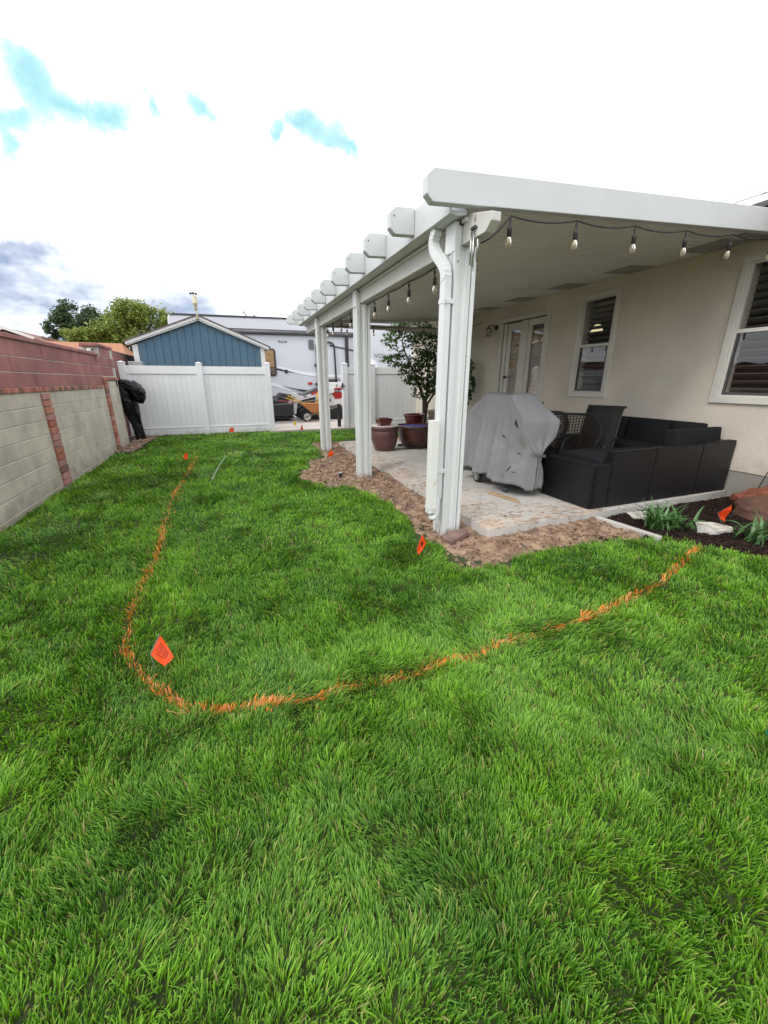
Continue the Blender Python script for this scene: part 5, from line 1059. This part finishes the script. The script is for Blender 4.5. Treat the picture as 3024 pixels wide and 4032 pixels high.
# patio tree (small leafy tree at the far end of the patio)
def patio_tree():
    rg = np.random.default_rng(12); t = thing('patio_tree', (5.25, 10.4, -.04), 'leafy young tree with dark leaves and leaves coloured as sunlit at the far end of the patio', 'tree')
    mb = MB(); base = Vector((5.25, 10.4, -.05)); lim = [((5.22, 10.3, .9), (4.9, 10.2, 1.5), (4.45, 10.1, 2.2), (4.35, 10.05, 2.7)), ((5.3, 10.4, .9), (5.35, 10.4, 1.5), (5.25, 10.35, 2.2), (5.0, 10.3, 2.75)), ((5.35, 10.4, .8), (5.65, 10.3, 1.3), (5.72, 10.2, 1.9), (5.6, 10.2, 2.4)), ((5.2, 10.35, .9), (4.95, 10.2, 1.35), (4.6, 10.1, 1.6), (4.3, 10.05, 1.75)), ((5.55, 10.1, .8), (5.68, 9.6, 1.1), (5.72, 9.1, 1.35), (5.72, 8.9, 1.8))]
    for l in lim: mb.tube([base]+[Vector(q) for q in l], [.045, .035, .026, .018, .008], 7, False)
    C = []
    ell = [((4.35, 10.2, 2.45), (.48, .45, .33), 620), ((4.75, 10.3, 2.75), (.6, .5, .3), 600), ((5.25, 10.35, 2.4), (.5, .5, .45), 1000), ((4.3, 10.1, 1.93), (.50, .35, .17), 420), ((4.85, 10.2, 1.62), (.48, .4, .32), 800), ((5.3, 10.3, 1.7), (.5, .45, .6), 1300), ((5.78, 10.05, 1.35), (.42, .4, .6), 1100), ((5.75, 10.1, 2.1), (.35, .4, .5), 500), ((5.1, 10.2, 1.15), (.38, .35, .22), 350), ((5.70, 8.95, 1.75), (.12, .22, .22), 150), ((5.72, 8.9, 1.30), (.15, .22, .30), 260), ((5.70, 8.95, .95), (.10, .2, .12), 60), ((4.75, 10.15, 1.42), (.26, .25, .10), 160)]
    for c, s, n in ell:
        q = rg.normal(size=(n, 3)); q = q/np.linalg.norm(q, axis=1)[:, None]*rg.uniform(.25, 1, (n, 1))**.45; k = fbm(q[:, 0]*2.2+c[0]*3, q[:, 2]*2.2+q[:, 1]+c[2], 200, 2) > .40; C.append((np.array(c)+q*np.array(s))[k])
    C = np.concatenate(C); k = C[:, 0] < 5.93; C = C[k]
    tone = np.array((.05, .11, .022))*(1-np.clip((4.9-C[:, 0])/.8, 0, 1))[:, None]+np.array((.13, .23, .06))*np.clip((4.9-C[:, 0])/.8, 0, 1)[:, None]; tone *= .8  # leaf colour lightened towards the left to paint in sunlight
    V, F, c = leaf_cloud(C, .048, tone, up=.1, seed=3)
    tw = MB()
    for i in range(0, len(C), 26):
        a = Vector(C[i]); bst = min((Vector(q) for l in lim for q in l[1:]), key=lambda b: (b-a).length); mb.tube([bst, bst.lerp(a, .5)+Vector((0, 0, .03)), a], [.009, .006, .003], 4, False)
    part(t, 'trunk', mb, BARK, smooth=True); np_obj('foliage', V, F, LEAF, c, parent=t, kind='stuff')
patio_tree()
def far_tree(name, loc, lobes, tone, size, lab, seed, trunk_h):
    rg = np.random.default_rng(seed); t = thing(name, loc, lab, 'tree', 'trees beyond the wall'); mb = MB(); b = Vector(loc); tops = [Vector(l[0]) for l in lobes]; mid = b+Vector((0, 0, trunk_h)); mb.tube([b, mid], [.28, .2], 8, False)
    for q in tops: mb.tube([mid, mid.lerp(q, .5)+Vector((0, 0, .3)), q], [.14, .09, .04], 6, False)
    C = []; T = []
    for c, s, n in lobes:
        k = max(6, n//90); cl = rg.normal(size=(k, 3)); cl = cl/np.linalg.norm(cl, axis=1)[:, None]*rg.uniform(.55, 1.0, (k, 1)); r = .42*min(s)
        q = cl[rg.integers(0, k, n)]*np.array(s)+rg.normal(size=(n, 3))*r*.42; C.append(q+np.array(c)); T.append(np.repeat(rg.uniform(.7, 1.3, k)[:, None], 1, 1)[rg.integers(0, k, n)])
    C = np.concatenate(C); T = np.concatenate(T); hgt = 1
    V, F, c = leaf_cloud(C, size, np.array(tone)*(.7+.3*T), up=.25, seed=seed)
    part(t, 'trunk', mb, BARK); np_obj('crown', V, F, LEAF, c, parent=t, kind='stuff')
far_tree('dark_tree', (-7.6, 30, 0), [((-7.8, 30, 4.9), (.9, 1, .75), 2600), ((-8.5, 30, 4.3), (.6, 1, .75), 2000), ((-6.7, 30, 4.75), (.7, 1, .7), 2000), ((-7.4, 30, 3.8), (1.3, 1.2, .8), 2400), ((-6.1, 30.3, 4.0), (.8, 1, .7), 1500)], (.08, .125, .055), .085, 'dark green rounded tree behind the paler tree at left', 5, 2.6)
far_tree('pale_tree', (-4.6, 27, 0), [((-4.3, 27, 4.9), (.75, 1, .8), 3400), ((-3.3, 27, 4.5), (1.1, 1, .75), 3400), ((-5.0, 27, 4.1), (.9, 1, .8), 2800), ((-2.3, 27, 4.1), (.85, 1, .75), 2200), ((-6.1, 27, 3.8), (.9, 1, .55), 2200), ((-7.0, 26.8, 3.5), (.75, 1, .5), 2000), ((-4.4, 27, 3.4), (2.4, 1.2, .7), 4000), ((-7.2, 26.6, 2.9), (.8, 1, .5), 1200)], (.23, .29, .065), .08, 'bright yellow green tree behind the shed and block wall', 6, 2.2)
far_tree('twig_tree', (4.0, 45, 0), [((2.6, 45, 7.9), (.16, .2, .4), 40), ((3.6, 45, 7.65), (.3, .2, .2), 40)], (.25, .22, .2), .06, 'bare twiggy treetop just showing over the camper roof', 8, 5)

def strap_plant(loc, n, L, seed, lab, m):
    rg = np.random.default_rng(seed); t = thing('daylily', loc, lab, 'plant', 'daylily clumps in the mulch bed')
    for k in range(n):
        a = rg.uniform(0, 2*PI); l = L*rg.uniform(.55, 1.15); ln = rg.uniform(.3, 1.35); w = rg.uniform(.010, .017); bx, by = rg.normal()*.05, rg.normal()*.05; b = MB(); rows = []; p = Vector((bx, by, 0)); s = Vector((-math.sin(a), math.cos(a), 0)); ns = 8
        for i in range(ns+1):
            tt = i/ns; al = ln*(.5+1.25*tt**1.5)+(.0 if tt < .6 else (tt-.6)*rg.uniform(.3, 1.5)); ww = w*(math.sin(PI*min(.96, tt*.75+.2)))**.8*(1.02-tt**3)
            rows.append([tuple(p-s*ww+Vector((0, 0, .003))), tuple(p), tuple(p+s*ww+Vector((0, 0, .003)))]); p = p+Vector((math.cos(a)*math.sin(al), math.sin(a)*math.sin(al), math.cos(al)))*l/ns
        part(t, 'leaf', b.grid(rows), m, smooth=True, local=True)
    return t
LILY = M('lily_leaf', (.075, .17, .05), .35, .3, 8, .05, 30, rnd=.3)
strap_plant((3.98, 2.52, -.03), 64, .34, 3, 'larger daylily clump with arching leaves between the two pale flagstones', LILY)
strap_plant((4.55, 1.98, -.03), 50, .30, 4, 'daylily clump at the right edge below the red boulder', LILY)
strap_plant((4.17, 2.42, -.03), 40, .30, 9, 'small daylily tuft at the foot of the larger clump', LILY)
STN = M('white_flagstone', (.60, .57, .51), .9, .25, 9, .6, 20, bdist=.01)
def flag_stone(loc, pl, lab):
    t = thing('flagstone', loc, lab, 'flagstone'); part(t, 'slab', MB().prism(pl, 'z', -.03, .02), STN, bev=.006, local=True)
    for i in range(5): part(t, 'layer', MB().prism([(p[0]*(.85-.12*i)+.02*math.sin(i*3), p[1]*(.8-.12*i)+.015*math.cos(i*2)) for p in pl], 'z', .02+.004*i, .024+.004*i), STN, local=True)
    return t
flag_stone((4.48, 2.33, -.01), [(-.22, -.02), (-.1, -.13), (.14, -.16), (.2, -.12), (.16, .05), (.0, .14), (-.16, .12)], 'white layered flagstone in the mulch between the daylilies')
flag_stone((4.22, 2.86, -.02), [(-.2, -.06), (.0, -.16), (.2, -.1), (.16, .06), (-.1, .12)], 'pale pink flagstone next to the slab edge, half hidden by daylily')
rk = thing('boulder', (5.7, 2.45, -.05), 'rust red sandstone boulder beside the house foundation', 'boulder')
def rock(c, s, seed, cut=()):
    bm = bmesh.new(); bmesh.ops.create_icosphere(bm, subdivisions=5, radius=1)
    for v in bm.verts:
        p = v.co.copy(); q = Vector([math.copysign(abs(k)**.75, k) for k in p]); n = float(fbm(p.x*1.3+seed, p.y*1.3+p.z*1.7, seed, 4)-.5)*.5+float(fbm(p.x*5+seed, p.z*9, seed+5, 3)-.5)*.10
        q *= 1+n; v.co = Vector((c[0]+q.x*s[0], c[1]+q.y*s[1], c[2]+q.z*s[2]))
    m = MB(); bm.verts.index_update(); m.v = [tuple(v.co) for v in bm.verts]; m.f = [tuple(v.index for v in f.verts) for f in bm.faces]; bm.free(); return m
part(rk, 'body', rock((5.78, 2.30, .02), (.52, .40, .24), 4), M('red_sandstone', (.27, .085, .048), .9, .35, 3, 1.0, 22, stretch=(1, 1, 6), bdist=.03), smooth=True)
part(rk, 'shoulder', rock((5.44, 2.28, -.02), (.27, .33, .24), 9), M('brown_sandstone', (.12, .06, .042), .9, .25, 5, .8, 30, bdist=.015), smooth=True)
sl2 = thing('garden_light', (5.7, 2.72, -.05), 'black round garden light on a thin leaning stake by the foundation', 'garden light')
part(sl2, 'stake', MB().tube([(5.74, 2.66, -.05), (5.80, 2.58, .42), (5.81, 2.56, .55)], .006, 6), BLACKM)
part(sl2, 'head', MB().lathe([(.02, .40), (.055, .43), (.06, .47), (.045, .52), (.01, .54)], (5.83, 2.50, 0), 12), BLACKM, smooth=True)

# ================================================================ tarp-wrapped plant
TARP = M('black_plastic_sheet', (.005, .005, .006), .32, .2, 4, .5, 18, bdist=.03, spec=.28)
tp = thing('wrapped_plant', (-2.0, 11.6, -.03), 'leaning plant wrapped in shiny black plastic beside the fence end', 'wrapped plant')
def loft(spine, rad, n, amp, seed, sq=1.0):
    P = []; m = len(spine)
    for k in range(n):
        a = 2*PI*k/n; row = []
        for i in range(m):
            t = i/(m-1); c = Vector(spine[i]); rx, ry = rad[i]
            w = 1+amp*(float(fbm(math.cos(a)*2.0+seed, math.sin(a)*2.0+t*5, seed, 3))-.5)+amp*.55*(abs(float(vn(a*3+t*9+seed, t*14-a*2, seed+3))-.5)*2-.5)
            row.append((c.x+rx*w*math.cos(a), c.y+ry*w*math.sin(a), c.z+.02*math.sin(5*a+seed)*(1 if 0 < i < m-1 else 0)))
        P.append(row)
    return MB().grid(P, closeu=True)
def interp(tab, n):
    out_ = []
    for i in range(n):
        t = i/(n-1)*(len(tab)-1); k = min(int(t), len(tab)-2); f = t-k; f = f*f*(3-2*f); out_.append(tuple(tab[k][j]*(1-f)+tab[k+1][j]*f for j in range(len(tab[0]))))
    return out_
T1 = interp([(-2.10, 11.62, -.05, .12, .12), (-2.12, 11.6, .12, .115, .12), (-2.15, 11.6, .4, .12, .13), (-2.19, 11.6, .65, .17, .17), (-2.25, 11.6, .95, .22, .2), (-2.28, 11.6, 1.2, .23, .22), (-2.27, 11.6, 1.38, .17, .18), (-2.25, 11.6, 1.45, .05, .05)], 46)
part(tp, 'lower_wrap', loft([t[:3] for t in T1], [t[3:] for t in T1], 40, .35, 3), TARP, smooth=True, fixn=True)
T2 = interp([(-2.36, 11.6, 1.22, .06, .06), (-2.33, 11.58, 1.36, .17, .16), (-2.22, 11.52, 1.42, .19, .2), (-2.08, 11.50, 1.31, .20, .22), (-1.96, 11.48, 1.16, .17, .18), (-1.93, 11.46, 1.0, .10, .12), (-1.95, 11.48, .90, .04, .05)], 40)
part(tp, 'draped_hood', loft([t[:3] for t in T2], [t[3:] for t in T2], 40, .45, 8), TARP, smooth=True, fixn=True)
T3 = interp([(-2.4, 11.55, 1.30, .05, .05), (-2.30, 11.5, 1.44, .10, .10), (-2.15, 11.42, 1.40, .12, .10), (-2.04, 11.38, 1.22, .10, .08), (-2.0, 11.36, 1.05, .05, .05)], 24)
part(tp, 'draped_hood', loft([t[:3] for t in T3], [t[3:] for t in T3], 28, .6, 14), TARP, smooth=True, fixn=True)
V, F = hgrid(-2.45, -1.85, 9.5, 12.4, .03, lambda x, y: -.02+.06*fbm(x*7, y*7, 301, 4), lambda x, y: x < -1.98+.08*np.sin(y*4)+.05*(y-9.5))
np_obj('garden_soil', V, F, M('dark_soil', (.05, .035, .028), .95, .4, 12, .8, 60), kind='structure', smooth=True)
x, y = pts_in(1500, -2.25, -1.8, 9.6, 12.3, lambda x, y: x < -1.95+.05*(y-9.5)); clods('soil_lumps', x, y, -.02+.06*fbm(x*7, y*7, 301, 4), RNG.exponential(.012, len(x))+.006, MC['soil_clod'], kind='stuff', label='loose dark soil lumps along the foot of the block wall', category='soil')

# ================================================================ marker flags and small things in the yard
def flagm(name, c):
    m = M(name, c, .5, .06, 6, .1, 20); return m
FO = leafmat('flag_plastic', tr=.35, rough=.5); FOR = (.95, .085, .012); FYE = (.75, .55, .02); FRD = (.80, .05, .03)
def marker_flag(loc, pts, lab, colr=FOR, stake=.25, wave=.01, marks=None, base=None):
    """pts: outline of the flag in world coordinates (first two lie on the wire)"""
    t = thing('marker_flag', loc, lab, 'flag', 'small marker flags in the yard')
    P = [Vector(p) for p in pts]; n = len(P); c = sum(P, Vector())/n; nr = (P[1]-P[0]).cross(P[2]-P[0]).normalized(); V = []; N = 14; F = []
    # grid between edge P0-P1.. (wire side) and opposite side
    a0, a1, b1, b0 = P[0], P[1], P[2], P[3]
    for i in range(N+1):
        for j in range(N+1):
            u, v = i/N, j/N; q = (a0*(1-v)+a1*v)*(1-u)+(b0*(1-v)+b1*v)*u; q = q+nr*wave*(math.sin(u*5+v*2.5)+.5*math.sin(v*9+u*3)); V.append(tuple(q))
    F = [(i*(N+1)+j, (i+1)*(N+1)+j, (i+1)*(N+1)+j+1, i*(N+1)+j+1) for i in range(N) for j in range(N)]
    f = np_obj('flag_sheet', V, F, FO, np.tile(np.array(colr), (len(V), 1)), parent=t, smooth=True)
    lo = P[0] if P[0].z < P[1].z else P[1]; hi = P[1] if lo is P[0] else P[0]
    b = Vector(base) if base else Vector((loc[0], loc[1], -.06))
    part(t, 'wire_stake', MB().tube([b, lo, hi+Vector((0, 0, .004))], .0016, 5), M('wire', (.35, .33, .32), .4, .1, 5, 0, metal=.8))
    if marks:
        INK = M('black_ink', (.02, .005, .005), .6, .1, 5, 0); Fp = np.array(V).reshape(N+1, N+1, 3)
        def at(u, v):
            q = (a0*(1-v)+a1*v)*(1-u)+(b0*(1-v)+b1*v)*u; side = -1 if nr.dot(Vector((0, 0, 1.42))-q) < 0 else 1
            return q+nr*(wave*(math.sin(u*5+v*2.5)+.5*math.sin(v*9+u*3))+side*.0015)
        for m_ in marks: part(f, 'scribble', MB().tube([at(u, v) for u, v in m_], .0011, 4), INK)
    return t
from mathutils import Vector as Vc
def px3(u, v, y=None, z=None):
    pass
def ray(u, v, t):      # a point at distance t along the sight line used only to read off sizes
    return None
scrib = []
rs = random.Random(4)
for k in range(5):
    v0 = .22+.13*k; u = .15; line = []
    for i in range(22): line.append((u+.034*i*.9, v0+.035*math.sin(i*1.9+k)+.02*rs.uniform(-1, 1)+.012*i*.3))
    scrib.append(line)
marker_flag((-.50, 2.0, -.03), [(-.517, 2.035, .07), (-.49, 2.18, .085), (-.40, 1.965, .075), (-.436, 1.91, .06)], 'large orange flag with dark handwriting, nearest in the lawn inside the painted curve', marks=scrib, wave=.006)
marker_flag((1.39, 2.82, -.03), [(1.433, 2.8, .178), (1.385, 2.8, .05), (1.398, 2.79, -.008), (1.479, 2.8, .086)], 'orange flag with small dark writing in front of the nearest patio post', marks=[[(.3+.06*i, .35+.15*math.sin(i*2+k)) for i in range(8)] for k in range(3)], wave=.006)
marker_flag((-.84, 8.15, -.03), [(-.797, 8.1, .025), (-.775, 8.1, .12), (-.815, 8.1, .165), (-.862, 8.1, .069)], 'orange flag at the far end of the painted line on the left', wave=.01)
marker_flag((1.70, 7.35, -.03), [(1.693, 7.35, .03), (1.709, 7.35, .115), (1.766, 7.35, .195), (1.812, 7.35, .08)], 'orange flag at the grass edge by the farthest patio post', wave=.012)
marker_flag((.0, 12.2, -.03), [(-.02, 12.2, .04), (.025, 12.2, .153), (.125, 12.2, .158), (.112, 12.2, .035)], 'orange flag in front of the white fence below its middle panel', wave=.01)
marker_flag((2.10, 12.18, -.03), [(2.053, 12.15, .19), (2.08, 12.15, .01), (1.99, 12.15, .033), (2.02, 12.15, .1)], 'red pointed flag where lawn meets driveway, right of the yellow flag', FRD, wave=.008)
marker_flag((1.97, 12.75, -.03), [(1.946, 12.6, .23), (1.955, 12.6, .113), (1.871, 12.6, .124), (1.861, 12.6, .217)], 'yellow flag standing at the near edge of the driveway', FYE, wave=.01)
marker_flag((4.20, 2.05, -.03), [(4.757, 2.33, .20), (4.56, 2.33, .145), (4.657, 2.30, .035), (4.715, 2.32, .06)], 'folded orange flag in the mulch bed by the red boulder', wave=.012, base=(4.62, 2.26, -.03))
br = single('loose_brick', MB().prism([(-.16, -.05), (-.13, -.09), (.13, -.05), (.15, .02), (.0, .08), (-.15, .03)], 'z', -.01, .045), M('dirty_paver', (.20, .13, .10), .9, .25, 8, .8, 60), (0, 0, 0), 'muddy broken paver lying at the foot of the nearest patio post', 'paver', bev=.01); br.location = (1.93, 3.06, -.02); br.rotation_euler = (.05, -.1, .25)
x, y = RNG.uniform(3.2, 3.42, 40), RNG.uniform(2.50, 2.62, 40); clods('soil_heap', x, y, np.full(40, -.01), RNG.uniform(.01, .035, 40), MC['soil_clod'], kind='stuff', label='dark clod pile at the right end of the bare dirt', category='soil')
sp_ = thing('sprinkler_head', (1.56, 5.93, -.04), 'small black pop-up sprinkler head in the bare dirt', 'sprinkler')
part(sp_, 'body', MB().lathe([(.03, -.06), (.03, .02), (.036, .025), (.036, .045)], (1.56, 5.93, 0), 14), DKPL, smooth=True); part(sp_, 'cap', MB().lathe([(.03, .046), (.026, .056), (.005, .058)], (1.56, 5.93, 0), 14), M('grey_cap', (.4, .4, .4), .5, .1, 5, 0))
single('edging_strip', MB().tube([(-.33, 6.3, .012), (-.29, 6.7, .03), (-.22, 7.4, .035), (-.13, 8.2, .02)], .008, 6), M('grey_green_strip', (.26, .31, .26), .5, .1, 8, 0), (-.2, 7.2, .0), 'thin grey green plastic strip lying in the grass', 'plastic strip')
single('garden_hose', MB().tube([(1.95, .60, .03), (1.875, .535, .05), (1.80, .50, .05), (1.74, .46, .03), (1.70, .38, .0)], .016, 10), M('green_hose', (.02, .22, .12), .35, .1, 8, 0), (1.8, .5, 0), 'green tube just entering the picture at the right edge of the lawn', 'hose', smooth=True)

# ================================================================ neighbours beyond the walls
ORF = M('orange_shingle', (.34, .155, .085), .95, .2, 12, .6, 30); BRF = M('brown_shingle', (.22, .12, .085), .95, .2, 12, .6, 30)
def nhouse(name, loc, lab, parts_):
    t = thing(name, loc, lab, 'house')
    for nm, mb, m in parts_: part(t, nm, mb, m)
    return t
nhouse('neighbour_house', (-9.5, 26, 0), 'neighbour house with white gable edge and brown roof over the block wall', [
    ('wall', MB().prism([(-11.2, 0), (-8.0, 0), (-8.0, 3.05), (-9.3, 3.62), (-11.2, 2.8)], 'y', 25.2, 34), STUC2),
    ('roof', MB().prism([(-9.25, 3.80), (-6.9, 2.86), (-6.9, 2.78), (-9.25, 3.7), (-11.6, 2.7), (-11.6, 2.8)], 'y', 25.0, 34), BRF),
    ('roof', MB().prism([(-8.5, 3.62), (-7.4, 3.30), (-6.6, 3.02), (-6.6, 2.9), (-8.5, 3.2)], 'y', 27, 33), BRF),
    ('fascia', MB().prism([(-9.25, 3.84), (-8.15, 3.40), (-8.15, 3.28), (-9.25, 3.70), (-11.6, 2.72), (-11.6, 2.86)], 'y', 24.93, 24.99), WHITE)])
nhouse('neighbour_house', (-5.5, 23, 0), 'low neighbour house with orange brown roof showing between wall and pale tree', [
    ('wall', MB().box(-9.0, -4.35, 22.3, 25.4, 0, 2.55), STUC2),
    ('roof', MB().add([(-9.6, 22, 2.5), (-3.95, 22, 2.5), (-3.95, 25.8, 2.5), (-9.6, 25.8, 2.5), (-8.0, 23.9, 3.16), (-4.35, 23.6, 3.12)], [(3, 2, 1, 0), (0, 1, 5, 4), (1, 2, 5), (2, 3, 4, 5), (3, 0, 4)]), ORF)])
nb = nhouse('neighbour_house', (14, 26, 0), 'tan neighbour house with shingled roof behind the patio tree', [
    ('wall', MB().box(9.9, 20, 24.2, 34, 0, 3.9), STUC2),
    ('roof', MB().prism([(9.0, 3.80), (15, 6.4), (21, 3.80), (21, 3.95), (15, 6.6), (9.0, 3.95)], 'y', 23.6, 35), BRF),
    ('fascia', MB().prism([(8.95, 3.72), (15, 6.34), (15, 6.62), (8.95, 3.98)], 'y', 23.5, 23.58), WHITE),
    ('soffit', MB().box(8.97, 9.9, 23.6, 34, 3.70, 3.79), WHITE)])
single('porch_post', MB().box(10.5, 10.72, 23.9, 24.15, 0, 3.7), TRIM, (10.6, 24, 0), 'pale porch post in front of the tan neighbour house', 'post', bev=.02)
